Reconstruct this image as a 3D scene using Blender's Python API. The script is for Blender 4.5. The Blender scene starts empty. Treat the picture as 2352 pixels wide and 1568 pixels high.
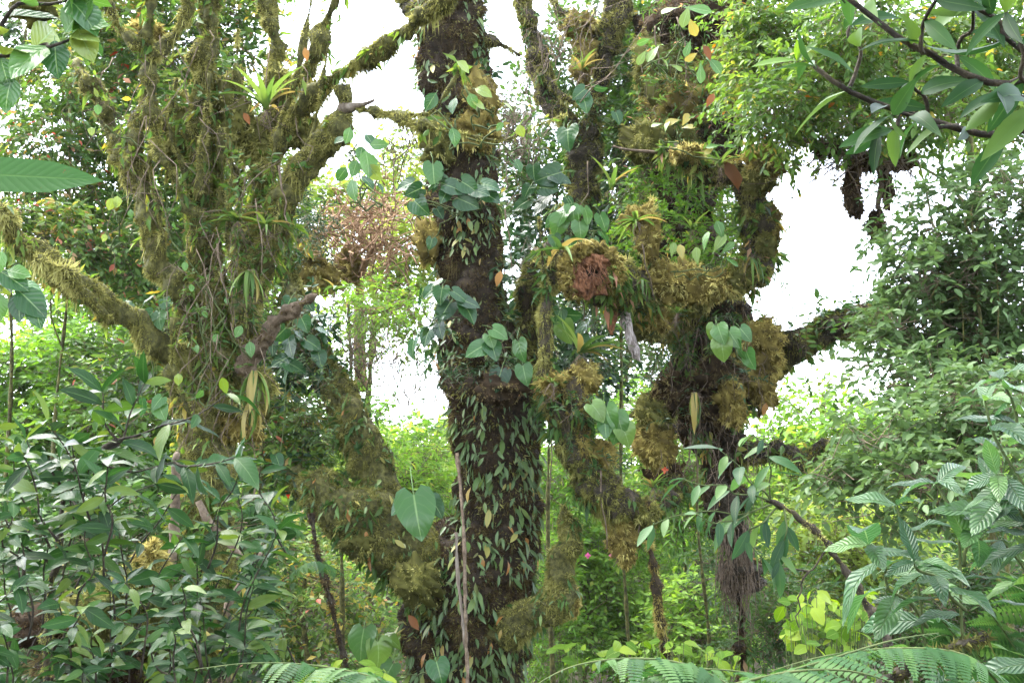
import bpy, math, random
import numpy as np
from mathutils import Matrix, Vector

# ------------------------------------------------------------------ camera, sky, sun, exposure
S = bpy.context.scene
C = bpy.context.collection
R = math.radians
LENS, PITCH, CAMZ = 35.0, R(10), 2.6
cam_d = bpy.data.cameras.new('camera'); cam = bpy.data.objects.new('camera', cam_d); C.objects.link(cam)
cam_d.lens = LENS; cam_d.sensor_width = 36; cam_d.clip_end = 2000; cam_d.clip_start = 0.02
cam.location = (0, 0, CAMZ); cam.rotation_euler = (R(90) + PITCH, 0, 0)
S.camera = cam

SUN_EL, SUN_AZ = R(62), R(300)          # azimuth clockwise from +Y: high, ahead to the left, behind thin cloud
W = bpy.data.worlds.new('World'); S.world = W; W.use_nodes = True
wn, wl = W.node_tree.nodes, W.node_tree.links
bg = wn['Background']
sky = wn.new('ShaderNodeTexSky'); sky.sky_type = 'NISHITA'; sky.sun_disc = False
sky.sun_elevation = SUN_EL; sky.sun_rotation = SUN_AZ
sky.air_density = 1.0; sky.dust_density = 4.0; sky.ozone_density = 1.0; sky.altitude = 1500
hs = wn.new('ShaderNodeHueSaturation'); hs.inputs['Saturation'].default_value = 0.42   # a thin white overcast
hs.inputs['Value'].default_value = 1.0
wl.new(sky.outputs[0], hs.inputs['Color']); wl.new(hs.outputs[0], bg.inputs['Color'])
bg.inputs['Strength'].default_value = 0.15
sd = bpy.data.lights.new('sun', 'SUN'); sd.energy = 1.4; sd.angle = R(60); sd.color = (1, .96, .88)
sun = bpy.data.objects.new('sun', sd); C.objects.link(sun)
sv = Vector((math.sin(SUN_AZ) * math.cos(SUN_EL), math.cos(SUN_AZ) * math.cos(SUN_EL), math.sin(SUN_EL)))
sun.rotation_euler = sv.to_track_quat('Z', 'Y').to_euler()
S.view_settings.view_transform = 'Standard'; S.view_settings.look = 'None'
S.view_settings.exposure = 3.6; S.view_settings.gamma = 1.0; S.view_settings.use_curve_mapping = False
S.render.engine = 'CYCLES'
S.cycles.max_bounces = 7; S.cycles.diffuse_bounces = 4; S.cycles.glossy_bounces = 2
S.cycles.transmission_bounces = 4; S.cycles.transparent_max_bounces = 4

# ------------------------------------------------------------------ helpers
F = 2352 * LENS / 36.0
CP, SP = math.cos(PITCH), math.sin(PITCH)
def P(x, y, d):
    """world point seen at (x, y) of a 2352x1568 picture, d metres ahead"""
    a, b = (x - 1176) / F * d, (784 - y) / F * d
    return np.array([a, d * CP - b * SP, CAMZ + d * SP + b * CP])
CAM = np.array([0, 0, CAMZ])
def rng(s): return np.random.default_rng(s)
def nz(v):
    v = np.asarray(v, float)
    return v / np.maximum(np.linalg.norm(v, axis=-1, keepdims=True), 1e-9)
class Noise:
    def __init__(s, seed, freq, n=14):
        r = rng(seed); k = nz(r.normal(size=(n, 3))) * (freq * r.uniform(.6, 1.7, (n, 1))) * 2 * math.pi
        s.k, s.ph = k, r.uniform(0, 6.28, n)
    def __call__(s, p):
        return np.sin(np.asarray(p) @ s.k.T + s.ph).sum(-1) / math.sqrt(len(s.ph) / 2) * .6
def ground_z(x, y):
    x, y = np.asarray(x, float), np.asarray(y, float)
    z = 0.9 - 0.22 * np.clip(y, 0, 9) + 0.03 * np.clip(y - 12, 0, None) * 1.0 + 0.13 * np.clip(y - 18, 0, 40)
    return z + .12 * np.sin(x * .7 + 1) * np.cos(y * .6) + .05 * np.sin(x * 2.1 + y * 1.7)

BASE = {}
def thing(name, label, cat, loc, group=None):
    o = bpy.data.objects.new(name, None); C.objects.link(o); o.location = loc; o.empty_display_size = .1
    o['label'] = label; o['category'] = cat
    if group: o['group'] = group
    BASE[o] = np.array(loc, float); return o
def mesh_np(name, V, T, mat, tint=None, uv=None, smooth=True):
    V = np.asarray(V, np.float32); T = np.asarray(T, np.int32)
    m = bpy.data.meshes.new(name)
    m.vertices.add(len(V)); m.vertices.foreach_set('co', V.ravel())
    m.loops.add(T.size); m.loops.foreach_set('vertex_index', T.ravel())
    m.polygons.add(len(T)); m.polygons.foreach_set('loop_start', np.arange(0, T.size, 3, dtype=np.int32))
    m.polygons.foreach_set('loop_total', np.full(len(T), 3, np.int32))
    if smooth: m.polygons.foreach_set('use_smooth', np.ones(len(T), bool))
    if tint is not None:
        a = m.attributes.new('tint', 'FLOAT', 'POINT'); a.data.foreach_set('value', np.asarray(tint, np.float32))
    if uv is not None:
        l = m.uv_layers.new(name='UVMap'); l.data.foreach_set('uv', np.asarray(uv, np.float32)[T.ravel()].ravel())
    m.materials.append(mat); m.update(calc_edges=True); return m
def obj(name, V, T, mat, parent=None, tint=None, uv=None, smooth=True, kind=None):
    """one mesh object from world-space vertices, as a part of parent (or top-level)"""
    V = np.asarray(V, float)
    b = BASE[parent] if parent is not None else np.zeros(3)
    o = bpy.data.objects.new(name, mesh_np(name, V - b, T, mat, tint, uv, smooth)); C.objects.link(o)
    if parent is not None: o.parent = parent
    BASE[o] = b
    if kind: o['kind'] = kind
    return o
class MB:
    """collects shapes for one mesh"""
    def __init__(s): s.V, s.T, s.t, s.n = [], [], [], 0
    def add(s, V, T, tint=.5):
        V = np.asarray(V, float).reshape(-1, 3); s.V.append(V); s.T.append(np.asarray(T) + s.n); s.n += len(V)
        s.t.append(np.full(len(V), tint) if np.isscalar(tint) else np.asarray(tint))
    def obj(s, name, mat, parent=None, smooth=True, kind=None):
        if not s.V: return None
        return obj(name, np.concatenate(s.V), np.concatenate(s.T), mat, parent, np.concatenate(s.t), None, smooth, kind)

# ---- tubes
def catmull(pts, n):
    pts = np.asarray(pts, float); p = np.vstack([2 * pts[0] - pts[1], pts, 2 * pts[-1] - pts[-2]])
    seg = np.linalg.norm(np.diff(pts[:, :3], axis=0), axis=1); cum = np.concatenate([[0], np.cumsum(seg)])
    out = []
    for q in np.linspace(0, cum[-1], n):
        i = min(np.searchsorted(cum, q, 'right') - 1, len(seg) - 1); u = (q - cum[i]) / max(seg[i], 1e-9)
        a, b, c, d = p[i], p[i + 1], p[i + 2], p[i + 3]
        out.append(.5 * (2 * b + (c - a) * u + (2 * a - 5 * b + 4 * c - d) * u * u + (3 * b - a - 3 * c + d) * u ** 3))
    return np.array(out)
class Tube:
    def __init__(s, pts, segs=16, step=.05, lump=.0, freq=4., seed=0, lump2=0.):
        """pts: rows x, y, z, radius (world)"""
        pts = np.asarray(pts, float)
        L = np.linalg.norm(np.diff(pts[:, :3], axis=0), axis=1).sum(); n = max(4, int(L / step) + 1)
        c = catmull(pts, n); s.c, s.r, s.L = c[:, :3], np.maximum(c[:, 3], .001), L
        t = nz(np.gradient(s.c, axis=0)); ref = nz(np.cross(t[0], [0.31, .9, .2])); X = []
        for k in range(n):
            ref = nz(ref - t[k] * (ref @ t[k])); X.append(ref)
        X = np.array(X); Y = np.cross(t, X); th = np.linspace(0, 2 * math.pi, segs, endpoint=False)
        dirv = X[:, None] * np.cos(th)[None, :, None] + Y[:, None] * np.sin(th)[None, :, None]
        g = s.c[:, None] + dirv * s.r[:, None, None]
        if lump:
            d = Noise(seed + 7, freq)(g) * lump + Noise(seed + 8, freq * 2.7)(g) * (lump2 or lump * .45)
            g = g + dirv * np.clip(d, -s.r[:, None] * .55, s.r[:, None] * 1.6)[..., None]
        s.g, s.t, s.dir = g, t, dirv; s.n, s.m = n, segs
    def mesh(s, cap=True):
        n, m = s.n, s.m; i = np.arange(n - 1)[:, None] * m; j = np.arange(m)[None]; k = (j + 1) % m
        a, b, c, d = i + j, i + k, i + m + k, i + m + j
        T = np.concatenate([np.stack([a, b, c], -1).reshape(-1, 3), np.stack([a, c, d], -1).reshape(-1, 3)])
        V = s.g.reshape(-1, 3)
        if cap:
            V = np.vstack([V, s.c[0], s.c[-1] + s.t[-1] * s.r[-1] * .4]); e = n * m; l = (n - 1) * m; j = np.arange(m); k = (j + 1) % m
            T = np.vstack([T, np.stack([j * 0 + e, k, j], -1), np.stack([j * 0 + e + 1, l + j, l + k], -1)])
        return V, T
    def sample(s, N, r, front=.25, t0=0., t1=1.):
        """N points on the surface: position, normal, direction along; front keeps that share of far-side points"""
        N2 = int(N * 1.6) + 8; w = s.r * (np.linspace(0, 1, s.n) >= t0) * (np.linspace(0, 1, s.n) <= t1)
        cdf = np.cumsum(w); cdf /= cdf[-1]
        a = np.interp(r.uniform(0, 1, N2), np.concatenate([[0], cdf]), np.arange(s.n + 1)) - .5
        a = np.clip(a, 0, s.n - 1.001); b = r.uniform(0, s.m, N2)
        i = a.astype(int); j = b.astype(int) % s.m; fa, fb = (a - i)[:, None], (b - b.astype(int))[:, None]; k = (j + 1) % s.m
        p00, p01, p10, p11 = s.g[i, j], s.g[i, k], s.g[i + 1, j], s.g[i + 1, k]
        pos = (p00 * (1 - fb) + p01 * fb) * (1 - fa) + (p10 * (1 - fb) + p11 * fb) * fa
        nrm = nz(np.cross(p01 - p00, p10 - p00)); o = np.einsum('ij,ij->i', nrm, s.dir[i, j]); nrm[o < 0] *= -1
        f = np.einsum('ij,ij->i', nrm, nz(CAM - pos)); keep = (f > -.3) | (r.uniform(0, 1, N2) < front)
        keep = np.nonzero(keep)[0][:N]
        return pos[keep], nrm[keep], s.t[i[keep]]
def tube_px(rows, **k):
    """rows x_px, y_px, distance, half width in px"""
    return Tube([np.append(P(x, y, d), w * d / F) for x, y, d, w in rows], **k)
def thin(mb, pts, r0, r1, segs=4, n=None, tint=.5):
    pts = np.asarray(pts, float); rr = np.linspace(r0, r1, len(pts))[:, None]
    L = np.linalg.norm(np.diff(pts, axis=0), axis=1).sum(); t = Tube(np.hstack([pts, rr]), segs=segs, step=L / (n or max(3, len(pts) * 2)))
    mb.add(*t.mesh(), tint)
def wiggle(pts, amp, r, n=6):
    q = catmull(np.hstack([np.asarray(pts, float), np.zeros((len(pts), 1))]), n)[:, :3]
    q[1:-1] += r.normal(size=(n - 2, 3)) * amp; return q

# ---- materials
def ramp(nt, stops, fac, inter='LINEAR'):
    n = nt.nodes.new('ShaderNodeValToRGB'); e = n.color_ramp.elements; n.color_ramp.interpolation = inter
    while len(e) < len(stops): e.new(.5)
    for q, (p, c) in zip(e, stops): q.position = p; q.color = (*c, 1)
    nt.links.new(fac, n.inputs[0]); return n.outputs[0]
def math_n(nt, op, a, b=None, clamp=False):
    n = nt.nodes.new('ShaderNodeMath'); n.operation = op; n.use_clamp = clamp
    for k, v in enumerate((a, b)):
        if v is None: continue
        if isinstance(v, (int, float)): n.inputs[k].default_value = v
        else: nt.links.new(v, n.inputs[k])
    return n.outputs[0]
def mixc(nt, fac, a, b):
    n = nt.nodes.new('ShaderNodeMix'); n.data_type = 'RGBA'
    for s, v in ((n.inputs[0], fac), (n.inputs[6], a), (n.inputs[7], b)):
        if isinstance(v, (int, float)): s.default_value = v
        elif isinstance(v, tuple): s.default_value = (*v, 1)
        else: nt.links.new(v, s)
    return n.outputs[2]
def noise_n(nt, scale, detail=3, coord='Object', rough=.6):
    tc = nt.nodes.new('ShaderNodeTexCoord'); n = nt.nodes.new('ShaderNodeTexNoise')
    n.inputs['Scale'].default_value = scale; n.inputs['Detail'].default_value = detail; n.inputs['Roughness'].default_value = rough
    nt.links.new(tc.outputs[coord], n.inputs['Vector']); return n.outputs[0]
def new_mat(name):
    m = bpy.data.materials.new(name); m.use_nodes = True; nt = m.node_tree
    return m, nt, nt.nodes['Principled BSDF'], nt.nodes['Material Output']
def attr(nt, name='tint'):
    a = nt.nodes.new('ShaderNodeAttribute'); a.attribute_name = name; return a.outputs['Fac']
def leaf_mat(name, stops, rough=.42, trans=.35, spec=.5, veins=0., midrib=None, spots=0., tgain=1.5, side=9., vmix=.1):
    m, nt, b, out = new_mat(name)
    col = ramp(nt, stops, attr(nt))
    bump = None
    if veins or midrib:
        uv = nt.nodes.new('ShaderNodeUVMap'); sx = nt.nodes.new('ShaderNodeSeparateXYZ'); nt.links.new(uv.outputs[0], sx.inputs[0])
        av = math_n(nt, 'ABSOLUTE', sx.outputs[0])
        mid = math_n(nt, 'SUBTRACT', 1.0, math_n(nt, 'MULTIPLY', av, 14.), True)
        ph = math_n(nt, 'SUBTRACT', math_n(nt, 'MULTIPLY', sx.outputs[1], side), math_n(nt, 'MULTIPLY', av, 2.2))
        w = math_n(nt, 'ABSOLUTE', math_n(nt, 'SINE', math_n(nt, 'MULTIPLY', ph, math.pi)))
        vein = math_n(nt, 'POWER', math_n(nt, 'SUBTRACT', 1.0, w), 5.0)
        if midrib:
            col = mixc(nt, math_n(nt, 'MULTIPLY', mid, .75), col, midrib)
            col = mixc(nt, math_n(nt, 'MULTIPLY', vein, vmix), col, midrib)
        if veins:
            h = math_n(nt, 'SUBTRACT', w, math_n(nt, 'MULTIPLY', mid, 1.2))
            bn = nt.nodes.new('ShaderNodeBump'); bn.inputs['Strength'].default_value = veins; bn.inputs['Distance'].default_value = .004
            nt.links.new(h, bn.inputs['Height']); bump = bn.outputs[0]
    if spots:
        f = math_n(nt, 'GREATER_THAN', noise_n(nt, 9, 4), 1 - spots)
        col = mixc(nt, math_n(nt, 'MULTIPLY', f, .7), col, (.11, .07, .02))
    col = mixc(nt, noise_n(nt, 3.0, 2), col, mixc(nt, .28, col, (.015, .03, .008)))
    nt.links.new(col, b.inputs['Base Color'])
    b.inputs['Roughness'].default_value = rough + .05; b.inputs['Specular IOR Level'].default_value = spec * .42
    tr = nt.nodes.new('ShaderNodeBsdfTranslucent')
    hsn = nt.nodes.new('ShaderNodeHueSaturation'); hsn.inputs['Value'].default_value = tgain; hsn.inputs['Saturation'].default_value = 1.12
    hsn.inputs['Hue'].default_value = .485
    nt.links.new(col, hsn.inputs['Color']); nt.links.new(hsn.outputs[0], tr.inputs['Color'])
    if bump: nt.links.new(bump, b.inputs['Normal'])
    mx = nt.nodes.new('ShaderNodeMixShader'); mx.inputs[0].default_value = trans
    nt.links.new(b.outputs[0], mx.inputs[1]); nt.links.new(tr.outputs[0], mx.inputs[2]); nt.links.new(mx.outputs[0], out.inputs['Surface'])
    return m
def moss_mat(name, stops):
    m, nt, b, out = new_mat(name)
    f = math_n(nt, 'ADD', attr(nt), math_n(nt, 'MULTIPLY', math_n(nt, 'SUBTRACT', noise_n(nt, 5, 3), .5), .5), True)
    col = ramp(nt, stops, f)
    nt.links.new(col, b.inputs['Base Color']); b.inputs['Roughness'].default_value = .9; b.inputs['Specular IOR Level'].default_value = .12
    tr = nt.nodes.new('ShaderNodeBsdfTranslucent'); nt.links.new(col, tr.inputs['Color'])
    mx = nt.nodes.new('ShaderNodeMixShader'); mx.inputs[0].default_value = .34
    nt.links.new(b.outputs[0], mx.inputs[1]); nt.links.new(tr.outputs[0], mx.inputs[2]); nt.links.new(mx.outputs[0], out.inputs['Surface'])
    return m
def bark_mat(name, stops, scale=6., bump=.6, stretch=(1, 1, 1), rough=.85):
    m, nt, b, out = new_mat(name)
    tc = nt.nodes.new('ShaderNodeTexCoord'); mp = nt.nodes.new('ShaderNodeMapping'); mp.inputs['Scale'].default_value = stretch
    nt.links.new(tc.outputs['Object'], mp.inputs[0])
    n = nt.nodes.new('ShaderNodeTexNoise'); n.inputs['Scale'].default_value = scale; n.inputs['Detail'].default_value = 6; n.inputs['Roughness'].default_value = .68
    nt.links.new(mp.outputs[0], n.inputs['Vector'])
    nt.links.new(ramp(nt, stops, n.outputs[0]), b.inputs['Base Color']); b.inputs['Roughness'].default_value = rough
    b.inputs['Specular IOR Level'].default_value = .2
    bn = nt.nodes.new('ShaderNodeBump'); bn.inputs['Strength'].default_value = bump; bn.inputs['Distance'].default_value = .02
    nt.links.new(n.outputs[0], bn.inputs['Height']); nt.links.new(bn.outputs[0], b.inputs['Normal'])
    return m

M = {}
M['bark_brown'] = bark_mat('peaty_bark', [(.3, (.007, .006, .004)), (.45, (.02, .014, .009)), (.58, (.042, .029, .017)), (.7, (.04, .036, .016))], 13)
M['bark_olive'] = bark_mat('mossy_bark', [(.3, (.016, .017, .008)), (.46, (.055, .054, .018)), (.6, (.115, .11, .034)), (.75, (.17, .165, .055))], 22)
M['bark_dark'] = bark_mat('wet_bark', [(.3, (.010, .009, .008)), (.5, (.035, .028, .02)), (.65, (.075, .062, .04)), (.8, (.11, .105, .06))], 18, 1.)
M['twig'] = bark_mat('twig_bark', [(.3, (.05, .036, .025)), (.5, (.12, .088, .06)), (.7, (.22, .17, .125))], 22, .6)
M['twig_tan'] = bark_mat('tan_twigs', [(.3, (.09, .05, .026)), (.5, (.22, .13, .07)), (.7, (.36, .24, .14))], 18, .4)
M['twig_green'] = bark_mat('green_stem', [(.3, (.03, .05, .014)), (.6, (.07, .09, .03)), (.8, (.1, .085, .04))], 14, .3)
M['grey_wood'] = bark_mat('dead_grey_wood', [(.3, (.06, .045, .035)), (.5, (.16, .13, .10)), (.7, (.30, .26, .23))], 9, .8, (3, 3, .5))
M['red_wood'] = bark_mat('rotten_orange_wood', [(.3, (.03, .012, .006)), (.45, (.13, .055, .028)), (.6, (.26, .12, .06)), (.75, (.32, .2, .12))], 12, 1., (4, 4, .8))
M['white_wood'] = bark_mat('bleached_wood', [(.32, (.05, .035, .03)), (.46, (.20, .165, .15)), (.62, (.46, .41, .40))], 11, 1., (4, 4, .7))
M['soil'] = bark_mat('leaf_litter', [(.3, (.008, .006, .004)), (.5, (.024, .018, .01)), (.7, (.035, .035, .013))], 3, 1.)
M['moss_olive'] = moss_mat('olive_moss', [(0, (.036, .037, .012)), (.35, (.125, .125, .034)), (.65, (.27, .26, .072)), (1, (.46, .44, .16))])
M['moss_gold'] = moss_mat('golden_moss', [(0, (.055, .042, .014)), (.3, (.19, .15, .042)), (.6, (.40, .33, .095)), (1, (.58, .53, .2))])  # gold is the moss; upper tones raised past its own colour as painted highlight
M['moss_brown'] = moss_mat('brown_moss', [(0, (.013, .009, .006)), (.4, (.045, .03, .016)), (.7, (.105, .072, .034)), (1, (.19, .16, .06))])
M['moss_green'] = moss_mat('green_moss', [(0, (.03, .036, .01)), (.4, (.095, .105, .026)), (.7, (.2, .2, .055)), (1, (.33, .33, .1))])
G = lambda k, a: tuple(x * k for x in a)
dk, mdg, lt, ch = (.018, .045, .014), (.04, .095, .022), (.085, .165, .035), (.19, .30, .05)
yel, org, red, tan = (.40, .30, .06), (.45, .16, .04), (.40, .07, .03), (.38, .24, .14)
M['leaf_mid'] = leaf_mat('mid_green_leaf', [(0, dk), (.4, mdg), (.8, lt), (.93, (.16, .2, .05)), (1, yel)])
M['leaf_dark'] = leaf_mat('dark_green_leaf', [(0, (.010, .028, .014)), (.5, (.02, .055, .022)), (.9, (.045, .095, .03)), (1, lt)], .3, .2)
M['leaf_fresh'] = leaf_mat('fresh_green_leaf', [(0, (.04, .095, .018)), (.5, (.10, .22, .032)), (.9, (.2, .34, .06)), (1, (.34, .36, .08))], .45, .5)
M['leaf_lime'] = leaf_mat('pale_lime_leaf', [(0, (.11, .18, .035)), (.5, (.22, .31, .06)), (.9, (.36, .42, .1)), (1, (.45, .36, .1))], .5, .5)
M['leaf_mixed'] = leaf_mat('turning_leaf', [(0, (.025, .06, .016)), (.4, (.06, .13, .028)), (.72, (.13, .22, .045)), (.84, (.25, .28, .07)), (.91, yel), (.96, (.42, .26, .17)), (1, red)], .42, .42)
M['leaf_small'] = leaf_mat('small_bright_leaf', [(0, (.03, .07, .016)), (.4, (.075, .15, .028)), (.8, (.17, .26, .05)), (.93, (.3, .3, .06)), (.985, yel), (1, org)], .4, .45)
M['leaf_blue'] = leaf_mat('glossy_leaf', [(0, (.014, .042, .018)), (.5, (.03, .085, .03)), (.85, (.066, .145, .042)), (1, (.14, .21, .055))], .36, .36, .45, veins=.12, midrib=(.09, .15, .05), side=10, vmix=.05)
M['leaf_shrub'] = leaf_mat('shrub_leaf', [(0, (.006, .021, .006)), (.5, (.012, .046, .010)), (.85, (.026, .085, .016)), (1, (.08, .13, .022))], .32, .3, .5, veins=.15, midrib=(.10, .18, .06), spots=.27, side=8, vmix=.06)
M['leaf_plain'] = leaf_mat('plain_leaf', [(0, (.012, .045, .012)), (.5, (.03, .095, .02)), (1, (.08, .17, .03))], .4, .3, .6, veins=.12, midrib=(.06, .14, .03), side=16, vmix=.10, spots=.33)
M['leaf_long'] = leaf_mat('long_leaf', [(0, (.008, .026, .009)), (.5, (.016, .052, .014)), (.85, (.035, .09, .022)), (1, (.08, .14, .03))], .46, .3, .35, midrib=(.07, .13, .04), side=0, vmix=0)
M['leaf_vein'] = leaf_mat('ribbed_leaf', [(0, (.02, .06, .026)), (.5, (.036, .10, .034)), (.85, (.07, .16, .04)), (1, (.13, .24, .05))], .3, .33, 1.3, veins=1., midrib=(.16, .26, .10), side=11)
M['leaf_heart'] = leaf_mat('heart_leaf', [(0, (.010, .036, .014)), (.5, (.026, .088, .024)), (.85, (.07, .17, .034)), (.97, (.17, .24, .05)), (1, (.32, .28, .07))], .22, .28, 1., veins=.25, midrib=(.22, .34, .13), side=6)
M['leaf_creeper'] = leaf_mat('creeper_leaf', [(0, (.03, .065, .018)), (.45, (.075, .14, .036)), (.75, (.16, .23, .06)), (.86, (.30, .28, .08)), (.93, (.40, .24, .07)), (1, (.42, .13, .04))], .34, .25, .8, midrib=(.12, .19, .08), side=5)
M['leaf_strap'] = leaf_mat('strap_leaf', [(0, (.03, .07, .02)), (.5, (.075, .15, .035)), (.85, (.17, .26, .06)), (.95, (.3, .25, .08)), (1, (.32, .15, .05))], .4, .35)
M['leaf_char'] = leaf_mat('chartreuse_leaf', [(0, (.08, .18, .02)), (.5, (.17, .30, .03)), (1, (.32, .42, .06))], .45, .5, .4, midrib=(.3, .42, .10), side=7, spots=.22)
M['fern'] = leaf_mat('fern_leaf', [(0, (.015, .05, .014)), (.5, (.032, .095, .024)), (1, (.085, .165, .04))], .45, .36, .5, spots=.3)
M['orange_leaf'] = leaf_mat('rust_leaf', [(0, (.10, .042, .018)), (.5, (.20, .085, .03)), (1, (.34, .19, .06))], .5, .4, spots=.35)
M['pink'] = leaf_mat('pink_petal', [(0, (.5, .08, .2)), (1, (.6, .2, .3))], .5, .4)
M['red'] = leaf_mat('red_petal', [(0, (.30, .05, .03)), (1, (.42, .12, .05))], .5, .3)

# ---- leaf templates: V (x across, y along, z up), T, uv
def grid_leaf(w, prof, n=6, fold=.25, curl=.3, twist=0., wave=0., cols=3, lobe=0., petiole=0., pbend=.3, seed=0):
    r = rng(seed); t = np.linspace(0, 1, n); vs = np.linspace(-1, 1, cols)
    hw = w * np.interp(t, np.linspace(0, 1, len(prof)), prof)
    V, uv = [], []
    for a in range(n):
        for v in vs:
            y = t[a] - lobe * math.sin(min(abs(v), 1) * 2.5) * (1 - t[a]) ** 2.5
            x = v * hw[a]; z = abs(v) * hw[a] * fold - curl * t[a] ** 2 + wave * math.sin(t[a] * 9 + seed) * abs(v) * hw[a] - lobe * .25 * abs(v) * (1 - t[a])
            V.append((x + twist * t[a] ** 2, y * (1 - .25 * curl * t[a]), z)); uv.append((v, t[a]))
    T = []
    for a in range(n - 1):
        for c in range(cols - 1):
            q = a * cols + c
            T += [(q, q + 1, q + cols + 1), (q, q + cols + 1, q + cols)]
    V = np.array(V); T = np.array(T); uv = np.array(uv)
    if petiole:
        k = len(V); e = .011
        pts = [(0, 0, -.005), (0, -.35 * petiole, .04), (0, -petiole, -pbend)]
        for (x, y, z) in pts:
            V = np.vstack([V, [(x - e, y, z), (x + e, y, z), (x, y, z - 2 * e)]]); uv = np.vstack([uv, [(0, .5)] * 3])
        for s in (0, 3):
            for a, b in ((0, 1), (1, 2), (2, 0)):
                T = np.vstack([T, [(k + s + a, k + s + b, k + s + 3 + b), (k + s + a, k + s + 3 + b, k + s + 3 + a)]])
    return V, T, uv
LANCE = [.06, .62, .95, 1., .82, .5, .0]
ELL = [.08, .7, 1., 1., .85, .55, .0]
OBOV = [.05, .32, .6, .88, 1., .88, .2]
HEART = [.80, 1., .98, .86, .66, .38, .0]
STRAP = [.8, 1., 1., .95, .8, .55, .0]
RHOMB = (np.array([(0, 0, 0), (.24, .45, .07), (0, 1, -.06), (-.24, .45, .07)]), np.array([(0, 1, 2), (0, 2, 3)]), None)
LEAF6 = (np.array([(0, 0, 0), (.2, .28, .06), (.2, .62, .03), (0, 1, -.1), (-.2, .62, .03), (-.2, .28, .06)]), np.array([(0, 1, 2), (0, 2, 3), (0, 3, 4), (0, 4, 5)]), None)
NARROW = (np.array([(0, 0, 0), (.13, .3, .05), (.12, .65, .0), (0, 1, -.14), (-.12, .65, .0), (-.13, .3, .05)]), np.array([(0, 1, 2), (0, 2, 3), (0, 3, 4), (0, 4, 5)]), None)
SLIM = (np.array([(0, 0, 0), (.13, .4, .05), (0, 1, -.12), (-.13, .4, .05)]), np.array([(0, 1, 2), (0, 2, 3)]), None)
ROUND = (np.array([(0, 0, 0), (.3, .3, .06), (.28, .7, .03), (0, 1, -.05), (-.28, .7, .03), (-.3, .3, .06)]),
         np.array([(0, 1, 2), (0, 2, 3), (0, 3, 4), (0, 4, 5)]), None)

def place_many(tpl, pos, d, n, s):
    tv, tt, _ = tpl; Y = nz(d); X = nz(np.cross(Y, n)); Z = np.cross(X, Y)
    V = pos[:, None] + s[:, None, None] * (tv[None, :, 0:1] * X[:, None] + tv[None, :, 1:2] * Y[:, None] + tv[None, :, 2:3] * Z[:, None])
    k = len(tv); T = tt[None] + (np.arange(len(pos)) * k)[:, None, None]
    return V.reshape(-1, 3), T.reshape(-1, 3)
def leaf_variants(name, mat, tints, make):
    """a handful of shared leaf meshes, differing in curl and tint"""
    out = []
    for i, t in enumerate(tints):
        V, T, uv = make(i); out.append(mesh_np(name, V, T, mat, np.full(len(V), t), uv))
    return out
def put_leaf(parent, mesh, pos, d, n, s, name='leaf'):
    Y = nz(d); X = nz(np.cross(Y, n)); Z = np.cross(X, Y); b = BASE[parent]; q = np.asarray(pos) - b
    o = bpy.data.objects.new(name, mesh); C.objects.link(o); o.parent = parent
    o.matrix_basis = Matrix(((X[0] * s, Y[0] * s, Z[0] * s, q[0]), (X[1] * s, Y[1] * s, Z[1] * s, q[1]), (X[2] * s, Y[2] * s, Z[2] * s, q[2]), (0, 0, 0, 1)))
    BASE[o] = b; return o
LV = {}
LV['shrub'] = leaf_variants('shrub_leaf', M['leaf_shrub'], [.1, .3, .45, .55, .65, .75, .9, 1.], lambda i: grid_leaf(.15 + .02 * (i % 3), LANCE, 7, .3, .12 + .1 * (i % 4), .08 * ((i % 3) - 1), .15, 3, 0, .12, .02, i))
LV['gloss'] = leaf_variants('branch_leaf', M['leaf_blue'], [.1, .3, .45, .6, .75, .9], lambda i: grid_leaf(.14 + .015 * (i % 3), LANCE, 7, .35, .1 + .1 * (i % 4), .06 * ((i % 3) - 1), .08, 3, 0, .1, .01, i))
LV['long'] = leaf_variants('long_leaf', M['leaf_long'], [.1, .3, .45, .6, .75, .95], lambda i: grid_leaf(.115 + .015 * (i % 3), LANCE, 8, .4, .12 + .12 * (i % 4), .07 * ((i % 3) - 1), .1, 3, 0, .1, .01, i))
LV['limeyoung'] = leaf_variants('young_leaf', M['leaf_char'], [.1, .4], lambda i: grid_leaf(.15, LANCE, 7, .3, .15, 0, .05, 3, 0, .08, .01, i))
LV['vein'] = leaf_variants('ribbed_leaf', M['leaf_vein'], [.1, .25, .4, .55, .7, .9], lambda i: grid_leaf(.16 + .02 * (i % 3), LANCE, 8, .22, .25 + .12 * (i % 4), .07 * ((i % 3) - 1), .3, 5, 0, .14, .02, i))
LV['heart'] = leaf_variants('heart_leaf', M['leaf_heart'], [.1, .3, .45, .6, .75, .9], lambda i: grid_leaf(.44 + .03 * (i % 3), HEART, 8, .12 + .06 * (i % 3), .15 + .1 * (i % 3), .03 * ((i % 3) - 1), .1, 5, .22, .7, .25, i))
LV['creeper'] = leaf_variants('creeper_leaf', M['leaf_creeper'], [.25, .4, .5, .6, .55, .7, .8, .45, .86, .75, .9, .96], lambda i: grid_leaf(.125 + .025 * (i % 3), ELL, 5, .2, .1 + .12 * (i % 4), .06 * ((i % 3) - 1), .1, 3, 0, .1, .03, i))
LV['round'] = leaf_variants('round_leaf', M['leaf_heart'], [.2, .4, .6, .75, .85, .97], lambda i: grid_leaf(.30 + .03 * (i % 3), ELL, 6, .2, .15 + .1 * (i % 3), 0, .1, 3, 0, .18, .02, i))
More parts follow.
